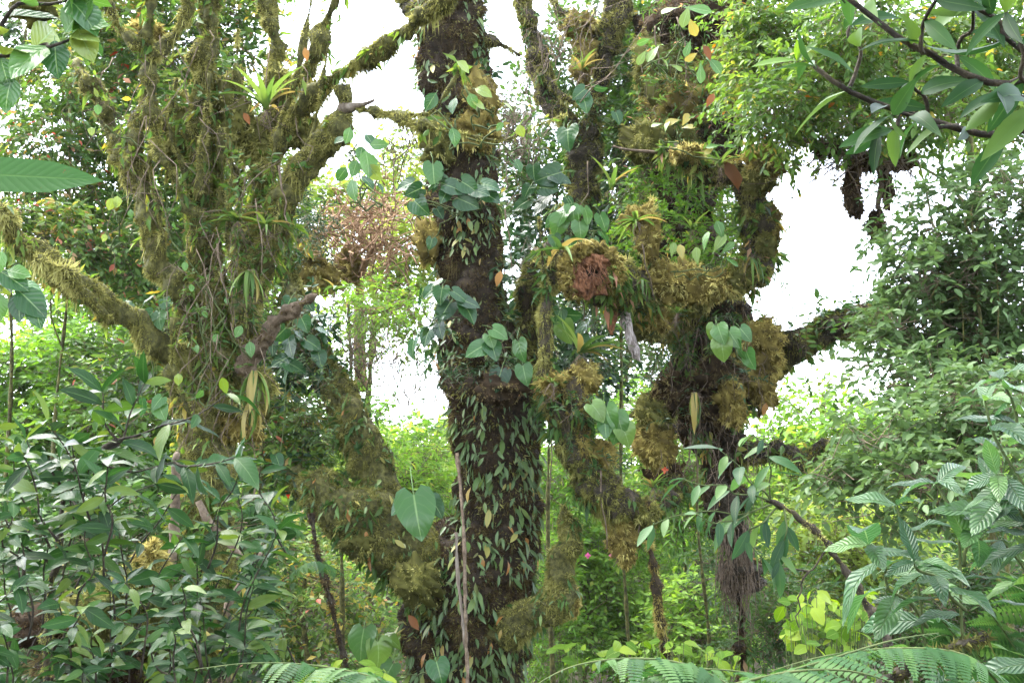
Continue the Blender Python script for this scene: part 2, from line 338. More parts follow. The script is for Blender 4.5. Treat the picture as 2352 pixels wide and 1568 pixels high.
LV['obov'] = leaf_variants('paddle_leaf', M['leaf_heart'], [.3, .5, .7, .85, .93, 1.], lambda i: grid_leaf(.22 + .02 * (i % 3), OBOV, 7, .2, .1 + .1 * (i % 3), 0, .05, 3, 0, .1, .02, i))
LV['strap'] = leaf_variants('strap_leaf', M['leaf_strap'], [.2, .4, .55, .7, .85, .95], lambda i: grid_leaf(.055 + .012 * (i % 3), STRAP, 8, .5, .35 + .18 * (i % 4), .04 * ((i % 3) - 1), 0, 3, 0, 0, 0, i))
LV['broad'] = leaf_variants('broad_leaf', M['leaf_char'], [.05, .25, .45, .65, .9], lambda i: grid_leaf(.34, ELL, 6, .15, .2 + .1 * (i % 3), 0, .1, 3, .05, .3, .05, i))
LV['rust'] = leaf_variants('rust_leaf', M['orange_leaf'], [.2, .5, .9], lambda i: grid_leaf(.22, ELL, 5, .3, .3, .05, .2, 3, 0, .1, .02, i))

# ------------------------------------------------------------------ moss
def moss_blades(mb, pos, nrm, r, ln, wd, hang, tone, seed, spread=.55):
    n = len(pos)
    if n == 0: return
    nf = Noise(seed + 31, 3.2)(pos); nf2 = Noise(seed + 32, 11.)(pos)
    L = ln * np.clip(.8 + .45 * nf + .35 * nf2, .4, 1.9) * r.uniform(.5, 1.3, n)
    d = nz(nrm + r.normal(size=(n, 3)) * spread + np.array([0, 0, -1.]) * hang * r.uniform(.4, 1.3, (n, 1)))
    side = nz(np.cross(d, r.normal(size=(n, 3)))) * (wd * r.uniform(.6, 1.4, n))[:, None]
    base = pos - nrm * .008
    V = np.stack([base - side, base + side, base + d * L[:, None]], 1).reshape(-1, 3)
    t = np.clip(tone + .22 * nf + .18 * nf2 + r.normal(size=n) * .13, 0, 1)
    mb.add(V, np.arange(3 * n).reshape(-1, 3), np.repeat(t, 3))
def moss_on(tube, part, mat, dens=5000, ln=.05, wd=.007, hang=.5, tone=.45, seed=1, t0=0., t1=1., name='moss'):
    r = rng(seed); area = (2 * math.pi * tube.r).mean() * tube.L * (t1 - t0); n = int(dens * area * .65 * 1.75)
    mb = MB(); p, nn, _ = tube.sample(n, r, .2, t0, t1)
    moss_blades(mb, p, nn, r, ln, wd, hang, tone, seed)
    k = (nn[:, 2] < .25) & (Noise(seed + 33, 2.)(p) > .1) & (r.uniform(0, 1, len(p)) < .06 * hang)
    moss_blades(mb, p[k], nn[k] * .3, r, ln * 3.2, wd * .6, 2.5, tone + .05, seed, .25)
    return mb.obj(name, mat, part, False, 'stuff')
_ico = None
def ball(c, rad, seed, lump=.38, nu=20, nv=14):
    u = np.linspace(0, 2 * math.pi, nu, endpoint=False); v = np.linspace(.02, math.pi - .02, nv)
    D = np.stack([np.sin(v)[:, None] * np.cos(u), np.sin(v)[:, None] * np.sin(u), np.cos(v)[:, None] * np.ones(nu)], -1)
    k = 1 + lump * Noise(seed, 1.1)(D * 1.2) + lump * .5 * Noise(seed + 1, 2.4)(D)
    g = np.asarray(c) + D * np.asarray(rad) * k[..., None]
    i = np.arange(nv - 1)[:, None] * nu; j = np.arange(nu)[None]; q = (j + 1) % nu
    a, b, cc, d = i + j, i + nu + j, i + nu + q, i + q
    T = np.concatenate([np.stack([a, b, cc], -1).reshape(-1, 3), np.stack([a, cc, d], -1).reshape(-1, 3)])
    return g, D, T
def moss_clump(parent, x, y, d, rx, ry, mat='moss_gold', n=2600, ln=.06, seed=1, tone=.5, hang=.6, core='bark_brown', wd=.008, flat=.9):
    """a cushion of moss: a lumpy core and the blades that cover it"""
    k = d / F; r = rng(seed); n = int(n * 1.9); ln *= .6; wd *= .85; g, D, T = ball(P(x, y, d), (rx * k, rx * k * flat, ry * k), seed)
    o = obj('moss_clump', g.reshape(-1, 3), T, M[mat], parent, .28 + .2 * Noise(seed + 4, 9)(g.reshape(-1, 3)))
    idx = r.integers(0, g.shape[0] - 1, n * 2); w = np.sin(np.linspace(0, math.pi, g.shape[0]))[idx]; idx = idx[r.uniform(0, 1, n * 2) < w][:n]
    j = r.integers(0, g.shape[1], len(idx)); p = g[idx, j] + r.normal(size=(len(idx), 3)) * rx * k * .07
    mb = MB(); moss_blades(mb, p, D[idx, j], r, ln, wd, hang, tone, seed); mb.obj('moss', M[mat], o, False, 'stuff')
    return o

def limb(tree, rows, name='limb', bark='bark_olive', moss='moss_olive', dens=5000, ln=.05, hang=.5, tone=.45, seed=1, lump=.03, segs=14, step=.05, freq=3.5, wd=.007, thick=.9, epi=0, epil=.05, epim='leaf_mid'):
    t = tube_px([(x, y, d, w * thick) for x, y, d, w in rows], segs=segs, step=step, lump=lump, freq=freq, seed=seed)
    o = obj(name, *t.mesh(), M[bark], tree)
    if moss: moss_on(t, o, M[moss], dens, ln, wd, hang, tone, seed)
    if epi:
        r = rng(seed + 5000); n = int(epi * (2 * math.pi * t.r).mean() * t.L); p, nn, _ = t.sample(n * 3, r, .3); ok = Noise(seed, 1.6)(p) > .0 + r.normal(size=len(p)) * .25; p, nn = p[ok][:n], nn[ok][:n]; mb = MB()
        for tp, q in ((SLIM, .45), (LEAF6, .3), (SLIM, .25)):
            k = r.uniform(0, 1, len(p)) < q; m = int(k.sum()); hgt = 1.7 if q == .25 else 1.
            rep = 3; pp = np.repeat(p[k], rep, 0) + r.normal(size=(m * rep, 3)) * .025; qn = np.repeat(nn[k], rep, 0)
            V, T = place_many(tp, pp, nz(qn + r.normal(size=(m * rep, 3)) * .6 + [0, 0, -.5 if hgt == 1 else -1.6]), nz(r.normal(size=(m * rep, 3)) * .6 + qn * .5 + [0, 0, .8]), epil * hgt * r.uniform(.5, 1.5, m * rep))
            mb.add(V, T, np.repeat(np.clip(r.normal(.55, .22, m * rep), 0, .97), len(tp[0])))
        mb.obj('small_leaves', M[epim], o, False, 'stuff')
    return t, o

# ------------------------------------------------------------------ foliage masses
def crown(tree, clumps, leaf, mat, seed, cover=1.2, tpl=RHOMB, droop=.25, tone=.5, spread=.22, tail=.0, name='crown', twigs=True, per=9, gain=1.5, facing=.55):
    """clumps: x_px, y_px, rx_px, ry_px, distance[, cover]; leaves sit along twigs inside those volumes"""
    r = rng(seed); mb, tw = MB(), MB()
    for q in clumps:
        x, y, rx, ry, d = q[:5]; cv = q[5] if len(q) > 5 else cover
        k = d / F; c = P(x, y, d); Rm = np.array([rx * k, .8 * min(rx, ry) * k + .15, ry * k])
        n = max(6, int(gain * cv * math.pi * Rm[0] * Rm[2] / (.20 * leaf * leaf) / per))
        u = nz(r.normal(size=(n, 3))); rad = r.uniform(0, 1, (n, 1)) ** .45
        st = c + u * rad * Rm; nzs = Noise(seed * 3 + int(x), 1 / (5 * leaf))(st); keep = nzs > -.75 + r.normal(size=n) * .3
        st, u = st[keep], u[keep]; n = len(st)
        d0 = nz(u * .8 + r.normal(size=(n, 3)) * .55 + [0, 0, .15]); tl = leaf * per * .33 * r.uniform(.6, 1.3, n)
        tone_c = tone + r.normal() * .07; ts = tone_c + .16 * Noise(seed + 5, 1 / (7 * leaf))(st) + r.normal(size=n) * .07
        for a in range(per):
            f = (a + .5) / per; pos = st + d0 * (tl * f)[:, None] + np.array([0, 0, -1]) * (tl * f * f * .35)[:, None]
            side = nz(np.cross(d0, [0, 0, 1.]) + 1e-3) * (1 if a % 2 else -1)
            ld = nz(d0 * .55 + side * (.85 if a < per - 1 else .1) + r.normal(size=(n, 3)) * .35 + [0, 0, -droop])
            ln = nz(np.array([0, 0, 1.]) + r.normal(size=(n, 3)) * .45 + nz(CAM - pos) * facing * r.uniform(-.3, 1.4, (n, 1)))
            s = leaf * r.uniform(.6, 1.25, n); V, T = place_many(tpl, pos, ld, ln, s)
            t = np.clip(ts + r.normal(size=n) * .12, 0.02, .9); odd = r.uniform(0, 1, n) < tail; t[odd] = r.uniform(.9, 1, odd.sum())
            mb.add(V, T, np.repeat(t, len(tpl[0])))
        if twigs:
            e = st + d0 * tl[:, None] + np.array([0, 0, -.35]) * tl[:, None]; m = st + d0 * tl[:, None] * .5 + np.array([0, 0, -.09]) * tl[:, None]
            b = st - d0 * tl[:, None] * .5 + np.array([0, 0, -.1]) * tl[:, None]; w = leaf * .04
            sx = nz(np.cross(d0, r.normal(size=(n, 3)))) * w; sy = nz(np.cross(d0, sx)) * w
            V = np.stack([b + sx, b - sx * .5 + sy, b - sx * .5 - sy, e], 1).reshape(-1, 3); tt = np.array([(0, 1, 3), (1, 2, 3), (2, 0, 3)])
            tw.add(V, (tt[None] + (np.arange(n) * 4)[:, None, None]).reshape(-1, 3), .5)
    o = mb.obj(name, M[mat], tree, False, 'stuff')
    if twigs: tw.obj('twigs', M['twig'], tree, False, 'stuff')
    return o
def bg_tree(name, label, cat, bx, d, top, clumps, leaf, mat, seed, hw=12, group=None, bark='bark_olive', f0=.7, **k):
    """a tree beyond the nearer ones: trunk from the ground to its crown, a limb to each clump, leaves on twigs"""
    r = rng(seed + 900); b = P(bx, 1200, d); g = np.array([b[0], b[1], float(ground_z(b[0], b[1]))])
    t = thing(name, label, cat, g, group); T = P(*top, d); w = hw * d / F
    pts = wiggle([g - [0, 0, .3], g * .6 + T * .4, T], .08 * d / 12, r, 6); rr = np.linspace(w, w * .45, 6)[:, None]
    tb = Tube(np.hstack([pts, rr]), 10, .12, w * .25, 2.5, seed); obj('trunk', *tb.mesh(), M[bark], t)
    for q in clumps:
        e = P(q[0], q[1], q[4] if len(q) > 4 else d); f = r.uniform(f0, 1.); s = tb.c[int(f * (tb.n - 1))]
        mb = MB(); thin(mb, wiggle([s, s * .5 + e * .5 + [0, 0, .15], e], .07 * d / 12, r, 6), w * .35, w * .07, 5, 9)
        mb.obj('limb', M[bark], t)
    k['tpl'] = k.get('tpl', RHOMB) if d < 10.5 or k.get('tpl') is SLIM else RHOMB
    crown(t, [q if len(q) > 4 else (*q, d) for q in clumps], leaf, mat, seed, **{'gain': 3.8, **k})
    return t
def full(cl, d, jit=1.2, seed=0):
    r = rng(seed); return [(*q[:4], d + r.uniform(-jit, jit), *q[5:]) for q in cl]

# ---- leafy branches with every leaf an object
def leafy_branch(plant, pts, lv, L, n, seed, r0=.008, r1=.003, start=.25, droop=.25, stem='twig', tipn=3, up=.9, name='stem', jit=.35, splay=.8, face=.35):
    r = rng(seed); pts = wiggle(pts, .012, r, max(5, len(pts) + 2)); mb = MB(); thin(mb, pts, r0, r1, 5, 12)
    mb.obj(name, M[stem], plant); c = catmull(np.hstack([pts, np.zeros((len(pts), 1))]), 60)[:, :3]; ph = r.uniform(0, 6)
    for a in range(n + tipn):
        f = start + (1 - start) * a / max(n, 1) if a < n else 1.; k = int(min(f, 1) * 59); p = c[k]
        t = nz(c[min(k + 1, 59)] - c[max(k - 1, 0)]); u = nz(np.cross(t, [0, 0, 1.]) + 1e-4); v = np.cross(u, t)
        an = (a % 2) * math.pi + r.normal() * .5 if a < n else ph + 2.1 * a
        sd = u * math.cos(an) + v * math.sin(an) * .7
        d = nz(t * (.55 if a < n else .8) + sd * splay + r.normal(size=3) * jit * .5 + [0, 0, -droop])
        nn = nz(np.array([0, 0, up]) + r.normal(size=3) * jit + nz(CAM - p) * face + t * .1)
        put_leaf(plant, lv[r.integers(len(lv))], p, d, nn, L * r.uniform(.65, 1.15) * (.75 if a == n + tipn - 1 else 1))
def rosette(parent, c, L, n, seed, lv='strap', up=.7, lean=(0, 0, 0)):
    r = rng(seed)
    for a in range(n):
        th = a * 2.4 + r.normal() * .2; e = r.uniform(.25, 1.3) * up
        d = nz(np.array([math.cos(th), math.sin(th), e]) + np.array(lean)); nn = nz(np.array([-math.cos(th) * e, -math.sin(th) * e, 1.]))
        put_leaf(parent, LV[lv][r.integers(len(LV[lv]))], np.asarray(c) + d * .01, d, nn, L * r.uniform(.65, 1.15))
def bromeliad(label, x, y, d, L, n, seed, up=.7, lean=(0, 0, 0), lv='strap', group=None):
    t = thing('bromeliad', label, 'bromeliad', P(x, y, d), group); rosette(t, P(x, y, d), L, n, seed, lv, up, lean)
    r = rng(seed); mb = MB(); q = P(x, y, d)
    for _ in range(9): thin(mb, [q, q + r.normal(size=3) * .04 + [0, 0, -.05], q + r.normal(size=3) * .07 + [0, 0, -.12]], .004, .002, 3, 3)
    mb.obj('roots', M['twig'], t); return t
#@@SCENE
# ------------------------------------------------------------------ ground
gx = np.concatenate([np.linspace(-160, -16, 25), np.linspace(-15, 15, 76), np.linspace(16, 160, 25)])
gy = np.concatenate([np.linspace(-30, -2, 8), np.linspace(-1.5, 30, 90), np.linspace(32, 220, 40)])
GX, GY = np.meshgrid(gx, gy); GV = np.stack([GX, GY, ground_z(GX, GY)], -1).reshape(-1, 3)
ni, nj = len(gy), len(gx); i = np.arange(ni - 1)[:, None] * nj; j = np.arange(nj - 1)[None]
GT = np.concatenate([np.stack([i + j, i + j + 1, i + nj + j + 1], -1).reshape(-1, 3), np.stack([i + j, i + nj + j + 1, i + nj + j], -1).reshape(-1, 3)])
g = obj('ground', GV, GT, M['soil'], kind='structure')

def foot(x, y, d):
    p = P(x, y, d); return np.array([p[0], p[1], float(ground_z(p[0], p[1]))])

# ------------------------------------------------------------------ the big central tree
main = thing('mossy_tree', 'massive mossy central trunk clothed in hanging leaves, forking low to the left', 'tree', foot(1065, 1568, 9))
trunk, trunk_o = limb(main, [(1065, 2180, 9, 185), (1066, 1700, 9, 150), (1068, 1560, 9, 138), (1075, 1450, 9, 150), (1090, 1330, 9, 150), (1140, 1200, 9, 108), (1142, 1100, 9, 100),
    (1140, 1000, 9, 106), (1128, 900, 9, 114), (1108, 800, 9, 104), (1088, 700, 9, 90), (1080, 600, 9, 82), (1070, 500, 9, 84), (1066, 400, 9, 80), (1060, 300, 9, 86),
    (1046, 200, 9, 82), (1036, 100, 9, 84), (1034, 0, 9, 78), (1030, -120, 9, 74)], 'trunk', 'bark_brown', 'moss_brown', 9000, .035, .3, .42, 11, .05, 36, .04, 2.6, .006)
moss_on(trunk, trunk_o, M['moss_olive'], 1100, .04, .007, .9, .36, 12)
limb_l, limb_lo = limb(main, [(1060, 1400, 8.9, 110), (1000, 1320, 8.8, 92), (930, 1265, 8.75, 96), (850, 1205, 8.7, 92), (770, 1155, 8.7, 76), (710, 1115, 8.8, 52), (675, 1085, 8.9, 26)],
    'limb', 'bark_olive', 'moss_olive', 14000, .03, .6, .34, 13, .032, 24, .04, 2.8, thick=.78, epi=90, epil=.07)
limb_u, limb_uo = limb(main, [(900, 1250, 8.9, 70), (872, 1160, 8.95, 66), (850, 1070, 9.0, 60), (815, 980, 9.1, 56), (770, 890, 9.3, 46), (725, 830, 9.4, 42), (690, 750, 9.5, 40), (665, 660, 9.6, 32), (650, 560, 9.7, 22)],
    'limb', 'bark_olive', 'moss_olive', 14000, .03, .55, .38, 14, .034, 22, .04, 3, thick=.8, epi=95, epil=.07)
limb_r, limb_ro = limb(main, [(1130, 1450, 8.9, 60), (1180, 1432, 8.6, 40), (1240, 1405, 8.5, 34), (1285, 1375, 8.5, 38), (1285, 1335, 8.5, 28), (1290, 1285, 8.5, 28), (1312, 1235, 8.5, 22), (1300, 1190, 8.5, 13), (1293, 1160, 8.5, 5)],
    'limb', 'bark_olive', 'moss_olive', 16000, .034, .45, .55, 15, .022, 18, .03, 4, thick=1.15, epi=40, epil=.06)
moss_clump(main, 1308, 1385, 8.5, 20, 30, 'moss_gold', 900, .05, 16, .42)
limb_s, limb_so = limb(main, [(1190, 930, 9.1, 60), (1205, 820, 9.0, 42), (1212, 730, 9.0, 32), (1215, 670, 9.0, 28), (1225, 610, 9.05, 20)], 'limb', 'bark_brown', 'moss_olive', 11000, .05, .5, .42, 17, .04, 16, .04, 4)
moss_clump(main, 985, 555, 8.9, 34, 50, 'moss_gold', 1200, .05, 18, .35)
moss_clump(main, 1100, 235, 8.75, 40, 55, 'moss_gold', 1500, .05, 19, .4, core='bark_brown')
moss_clump(main, 1090, 305, 8.72, 55, 40, 'moss_gold', 1500, .05, 20, .35)
moss_clump(main, 1010, 320, 8.75, 40, 50, 'moss_olive', 1200, .05, 21, .4)
moss_clump(main, 955, 1335, 8.35, 46, 44, 'moss_olive', 1500, .04, 22, .36)
moss_clump(main, 825, 1245, 8.5, 40, 34, 'moss_olive', 1100, .05, 23, .34)
moss_clump(main, 1150, 890, 8.1, 45, 36, 'moss_brown', 1300, .03, 24, .6)
# top-left dark bough behind the trunk head, and broken stub on the right
bough, bough_o = limb(main, [(1000, 60, 9.3, 40), (960, 20, 9.5, 30), (925, -30, 9.7, 26)], 'limb', 'bark_dark', 'moss_olive', 5000, .06, 1., .25, 25, .03)
stub, _ = limb(main, [(1070, 90, 9.0, 14), (1130, 95, 8.9, 14), (1155, 105, 8.9, 8), (1195, 128, 8.9, 3)], 'limb', 'bark_dark', 'moss_olive', 6000, .04, .6, .35, 26, .015, 10, .03)
# liana stems hanging down its face
for k, (rows, hw, mt) in enumerate([([(1048, 1222, 8.05), (1050, 1300, 8.02), (1060, 1400, 7.95), (1070, 1492, 7.9)], 4, 'grey_wood'),
                                ([(1050, 1040, 8.5), (1058, 1120, 8.35), (1066, 1250, 8.1), (1068, 1380, 7.95), (1072, 1500, 7.85), (1078, 1640, 7.7)], 4, 'twig')]):
    t = tube_px([(*q, hw) for q in rows], segs=8, step=.05, lump=.006, freq=9, seed=k)
    lo = obj('liana', *t.mesh(), M[mt]); lo['label'] = ['short grey dead stem resting against the central trunk', 'long thin brown liana running down the central trunk face'][k]; lo['category'] = 'liana'

def creeper(label, tubes, n, rest, L, seed, group=None, hangz=1., tops=None):
    """small leaves that hang all over a trunk: the nearest n each an object, the far-side rest one mass"""
    t = thing('trunk_creeper', label, 'creeper', tubes[0][0].c[0], group); r = rng(seed)
    for tb, share, t0, t1 in tubes:
        p, nn, al = tb.sample(int(n * share * 2.4), r, .0, t0, t1); nf = Noise(seed, 1.5)(p); ok = nf > -.15 + r.normal(size=len(p)) * .25; p, nn = p[ok], nn[ok]; p, nn = p[:int(n * share)], nn[:int(n * share)]
        for a in range(len(p)):
            tg = np.cross(nn[a], [0, 0, 1.]); d = nz(np.array([0, 0, -hangz]) + nn[a] * r.uniform(.15, 1.1) + tg * r.normal() * .55)
            q = nz(nn[a] + np.array([0, 0, .25]) + r.normal(size=3) * .3)
            put_leaf(t, LV['creeper'][r.integers(12)], p[a] + nn[a] * .015, d, q, L * r.uniform(.45, 1.25))
        if rest:
            p, nn, _ = tb.sample(int(rest * share), r, .45, t0, t1); ok = Noise(seed, 1.5)(p) > -.18 + r.normal(size=len(p)) * .25; p, nn = p[ok], nn[ok]; m = len(p)
            d = nz(np.array([0, 0, -1.]) + nn * r.uniform(.1, 1.2, (m, 1)) + r.normal(size=(m, 3)) * .42)
            mb = MB(); V, T = place_many(NARROW, p + nn * .012, d, nz(nn + r.normal(size=(m, 3)) * .3 + [0, 0, .2]), L * .85 * r.uniform(.35, 1.25, m))
            mb.add(V, T, np.repeat(np.clip(.15 + .85 * r.beta(1.6, 1.8, m), 0, 1), len(LEAF6[0]))); mb.obj('foliage', M['leaf_creeper'], t, False, 'stuff')
    return t
creeper('dense small green and rusty leaves hanging over the lower half of the central trunk', [(trunk, 1., .22, .62)], 298, 1900, .14, 31)
creeper('sparser small leaves over the upper half of the central trunk', [(trunk, 1., .62, 1.)], 285, 1500, .11, 32)
creeper('scattered small leaves on the low left fork of the central trunk', [(limb_l, .6, .1, .9), (limb_u, .4, .1, .7)], 90, 120, .10, 33)
creeper('few small leaves beneath the short upturned right branch of the central trunk', [(limb_r, 1., .1, .6)], 36, 40, .10, 34)
creeper('small leaves on the stub pressed against the right flank of the central trunk', [(limb_s, 1., .0, .9)], 44, 50, .10, 35)

# ------------------------------------------------------------------ the many-stemmed mossy tree on the left
left = thing('mossy_tree', 'many-stemmed olive mossy tree spreading up and out on the left', 'tree', foot(470, 1500, 7))
def LT(rows, seed, **k):
    k = {'dens': 19000, 'ln': .028, 'hang': .75, 'tone': .5, 'lump': .038, 'freq': 3.8, 'thick': .75, 'epi': 130, 'epil': .055, 'epim': 'leaf_small', 'step': .04, 'segs': 18, 'wd': .006, **k}
    return limb(left, rows, seed=seed, **k)
lt_base, _ = LT([(455, 1900, 7, 120), (462, 1500, 7, 95), (468, 1150, 7, 82), (478, 1000, 7, 78), (492, 880, 7, 80), (500, 780, 7, 78), (505, 690, 7, 62)], 41, name='trunk', segs=28)
LT([(505, 760, 6.95, 55), (485, 640, 6.9, 48), (462, 520, 6.9, 44), (452, 400, 6.9, 40), (456, 300, 6.9, 36), (462, 200, 6.9, 34), (475, 100, 6.9, 33), (490, -60, 6.9, 28)], 42)
LT([(470, 800, 6.9, 48), (425, 700, 6.85, 42), (370, 600, 6.8, 38), (340, 500, 6.8, 33), (322, 400, 6.8, 31), (312, 330, 6.8, 28), (318, 280, 6.85, 20), (335, 210, 6.9, 12)], 43)
LT([(330, 440, 6.85, 26), (290, 380, 6.9, 26), (255, 300, 7, 25), (235, 240, 7, 21), (205, 190, 7, 15), (170, 140, 7.1, 9)], 44)
LT([(470, 570, 6.7, 15), (435, 480, 6.6, 16), (395, 400, 6.6, 14), (368, 340, 6.6, 14), (352, 260, 6.6, 15), (348, 150, 6.6, 16), (346, 60, 6.6, 15), (350, -60, 6.6, 13)], 45, dens=18000, tone=.42)
LT([(348, 120, 6.62, 15), (320, 95, 6.6, 18), (285, 80, 6.6, 16), (250, 20, 6.6, 15), (225, -50, 6.6, 13)], 46, tone=.55)
LT([(352, 140, 6.6, 12), (390, 95, 6.6, 15), (420, 50, 6.6, 16), (440, -40, 6.6, 14)], 47, tone=.55)
LT([(540, 780, 6.95, 45), (572, 650, 7, 34), (590, 500, 7.05, 28), (608, 380, 7.1, 25), (622, 280, 7.15, 24), (632, 180, 7.2, 23), (628, 80, 7.2, 21), (600, -60, 7.2, 18)], 48)
LT([(545, 770, 6.9, 46), (600, 600, 6.75, 44), (640, 480, 6.65, 43), (690, 400, 6.6, 40), (740, 345, 6.55, 36), (775, 290, 6.5, 30), (788, 240, 6.5, 22), (785, 200, 6.5, 12)], 49)
LT([(590, 420, 6.9, 22), (640, 340, 6.8, 20), (690, 245, 6.7, 16), (760, 190, 6.6, 14), (830, 140, 6.5, 15), (890, 105, 6.4, 16), (940, 65, 6.3, 17), (1000, 20, 6.2, 18), (1060, -40, 6.1, 15)], 50, tone=.46, ln=.038, hang=1.1)
LT([(612, 370, 7.0, 22), (645, 270, 6.95, 20), (680, 200, 6.9, 17), (715, 140, 6.9, 18), (745, 70, 6.9, 17), (775, -30, 6.9, 15)], 51, tone=.4)
LT([(785, 250, 6.5, 22), (815, 245, 6.45, 12), (845, 236, 6.4, 5), (860, 230, 6.4, 2)], 52, moss=None, epi=0, bark='grey_wood', segs=10, lump=.008)
lt_arch, _ = LT([(790, 240, 6.5, 14), (850, 255, 6.4, 12), (910, 268, 6.3, 9), (960, 285, 6.2, 10), (1010, 300, 6.1, 8), (1060, 306, 6.0, 4), (1110, 318, 6.0, 3), (1160, 322, 6.0, 2.4), (1230, 290, 6.0, 2), (1300, 262, 6.0, 1.5)], 53, tone=.55, ln=.034, hang=.9, segs=10, dens=18000)
LT([(850, 256, 6.4, 8), (920, 262, 6.3, 9), (980, 262, 6.2, 7), (1005, 240, 6.15, 4), (1040, 190, 6.1, 3), (1060, 150, 6.1, 2)], 54, tone=.5, segs=10, dens=16000)
lt_low, _ = LT([(470, 880, 6.9, 60), (400, 820, 6.75, 44), (340, 770, 6.6, 40), (270, 715, 6.5, 38), (200, 670, 6.4, 34), (130, 615, 6.3, 34), (70, 570, 6.2, 32), (10, 520, 6.1, 30), (-60, 440, 6.0, 28)], 55, tone=.55, ln=.034, hang=.9, segs=20)
LT([(250, 740, 6.35, 14), (180, 660, 6.2, 14), (120, 610, 6.1, 13), (80, 600, 6.05, 8)], 56, tone=.68, ln=.05, segs=10)
LT([(560, 845, 6.75, 26), (600, 790, 6.6, 18), (632, 745, 6.5, 14), (675, 708, 6.4, 13), (705, 690, 6.35, 9), (728, 676, 6.3, 3)], 57, moss='moss_brown', dens=2500, epi=0, bark='twig', segs=14, lump=.02, freq=7, thick=1.)
LT([(470, 1000, 6.7, 16), (400, 900, 6.5, 12), (395, 830, 6.5, 11), (398, 780, 6.5, 9), (402, 730, 6.5, 6)], 58, tone=.5, segs=10)
r_ = rng(59)
for k in range(15):
    x, y, d = r_.uniform(360, 640), r_.uniform(330, 640), r_.uniform(6.5, 7.2); dx = (x - 490) * .5 + r_.normal() * 40; w = r_.uniform(3.5, 8)
    LT([(x, y, d, w), (x + dx * .2 + r_.normal() * 8, y - 90, d, w * .9), (x + dx * .55 + r_.normal() * 12, y - 190, d, w * .8), (x + dx + r_.normal() * 15, y - r_.uniform(260, 420), d, w * .45)], 2000 + k, segs=9, tone=.55, epi=60, thick=1., lump=.014)
for k, (x, y, rx, ry, mt, tn) in enumerate([(545, 965, 50, 45, 'moss_gold', .38), (600, 330, 40, 60, 'moss_olive', .5), (420, 300, 45, 80, 'moss_olive', .5), (520, 250, 40, 80, 'moss_olive', .45), (690, 300, 40, 40, 'moss_olive', .5),
        (640, 210, 30, 50, 'moss_olive', .45), (560, 900, 60, 50, 'moss_olive', .45), (440, 930, 40, 60, 'moss_olive', .5), (590, 560, 40, 60, 'moss_olive', .45), (330, 75, 35, 22, 'moss_gold', .5), (480, 340, 34, 90, 'moss_olive', .45)]):
    moss_clump(left, x, y, 6.95, rx, ry, mt, 1900, .07, 60 + k, tn, 1., 'bark_olive', flat=.5)

# ------------------------------------------------------------------ the gnarled tree with moss cushions, right of centre
right = thing('mossy_tree', 'gnarled dark tree right of centre hung with golden moss cushions', 'tree', foot(1705, 1560, 10))
def RT(rows, seed, **k):
    k = {'epi': 110, 'epil': .085, 'epim': 'leaf_mixed', 'dens': 11000, 'ln': .038, 'hang': .8, 'tone': .38, 'lump': .06, 'freq': 2.6, 'step': .05, 'segs': 18, 'bark': 'bark_dark', 'wd': .008, **k}
    return limb(right, rows, seed=seed, **k)
RT([(1715, 1900, 10, 14), (1706, 1560, 10, 11), (1702, 1480, 10, 11), (1704, 1400, 10, 14), (1700, 1340, 10, 26), (1688, 1280, 10, 38), (1680, 1200, 10, 40), (1660, 1100, 10, 42), (1648, 1000, 10, 58), (1650, 900, 10, 100),
    (1640, 800, 10, 112), (1610, 710, 10, 90), (1575, 620, 10.3, 66), (1565, 500, 10.6, 62), (1570, 380, 10.6, 90), (1580, 260, 10.8, 100), (1590, 130, 10.9, 100), (1600, 0, 11, 92), (1605, -120, 11, 84)], 71, name='trunk', moss='moss_brown', segs=30, lump=.13, freq=1.8)
RT([(1680, 200, 10.9, 26), (1690, 120, 10.9, 24), (1695, 40, 10.8, 24), (1700, -60, 10.8, 22)], 70, moss='moss_brown')
rt_j, _ = RT([(1560, 690, 9.6, 50), (1600, 655, 9.3, 42), (1650, 648, 9.2, 38), (1700, 640, 9.2, 40), (1740, 605, 9.2, 42), (1752, 550, 9.2, 38), (1738, 490, 9.2, 34), (1715, 440, 9.2, 30), (1695, 400, 9.2, 30), (1660, 395, 9.2, 28), (1615, 385, 9.2, 26), (1565, 362, 9.2, 20), (1520, 348, 9.2, 10)], 72, moss='moss_olive', tone=.42, lump=.05, segs=22)
RT([(1525, 352, 9.2, 6), (1475, 347, 9.15, 5), (1435, 343, 9.1, 4), (1408, 336, 9.1, 3)], 73, moss=None, epi=0, bark='twig', segs=8, lump=.006)
rt_k, _ = RT([(1730, 850, 9.9, 60), (1790, 810, 9.8, 46), (1850, 780, 9.8, 40), (1910, 755, 9.8, 36), (1970, 735, 9.8, 32), (2030, 705, 9.8, 26), (2100, 670, 9.8, 18), (2180, 640, 9.8, 10)], 74, tone=.3, lump=.045)
RT([(1720, 1045, 9.9, 26), (1780, 1040, 9.7, 26), (1830, 1048, 9.6, 24), (1880, 1040, 9.6, 18), (1910, 1030, 9.6, 10)], 75, tone=.42)
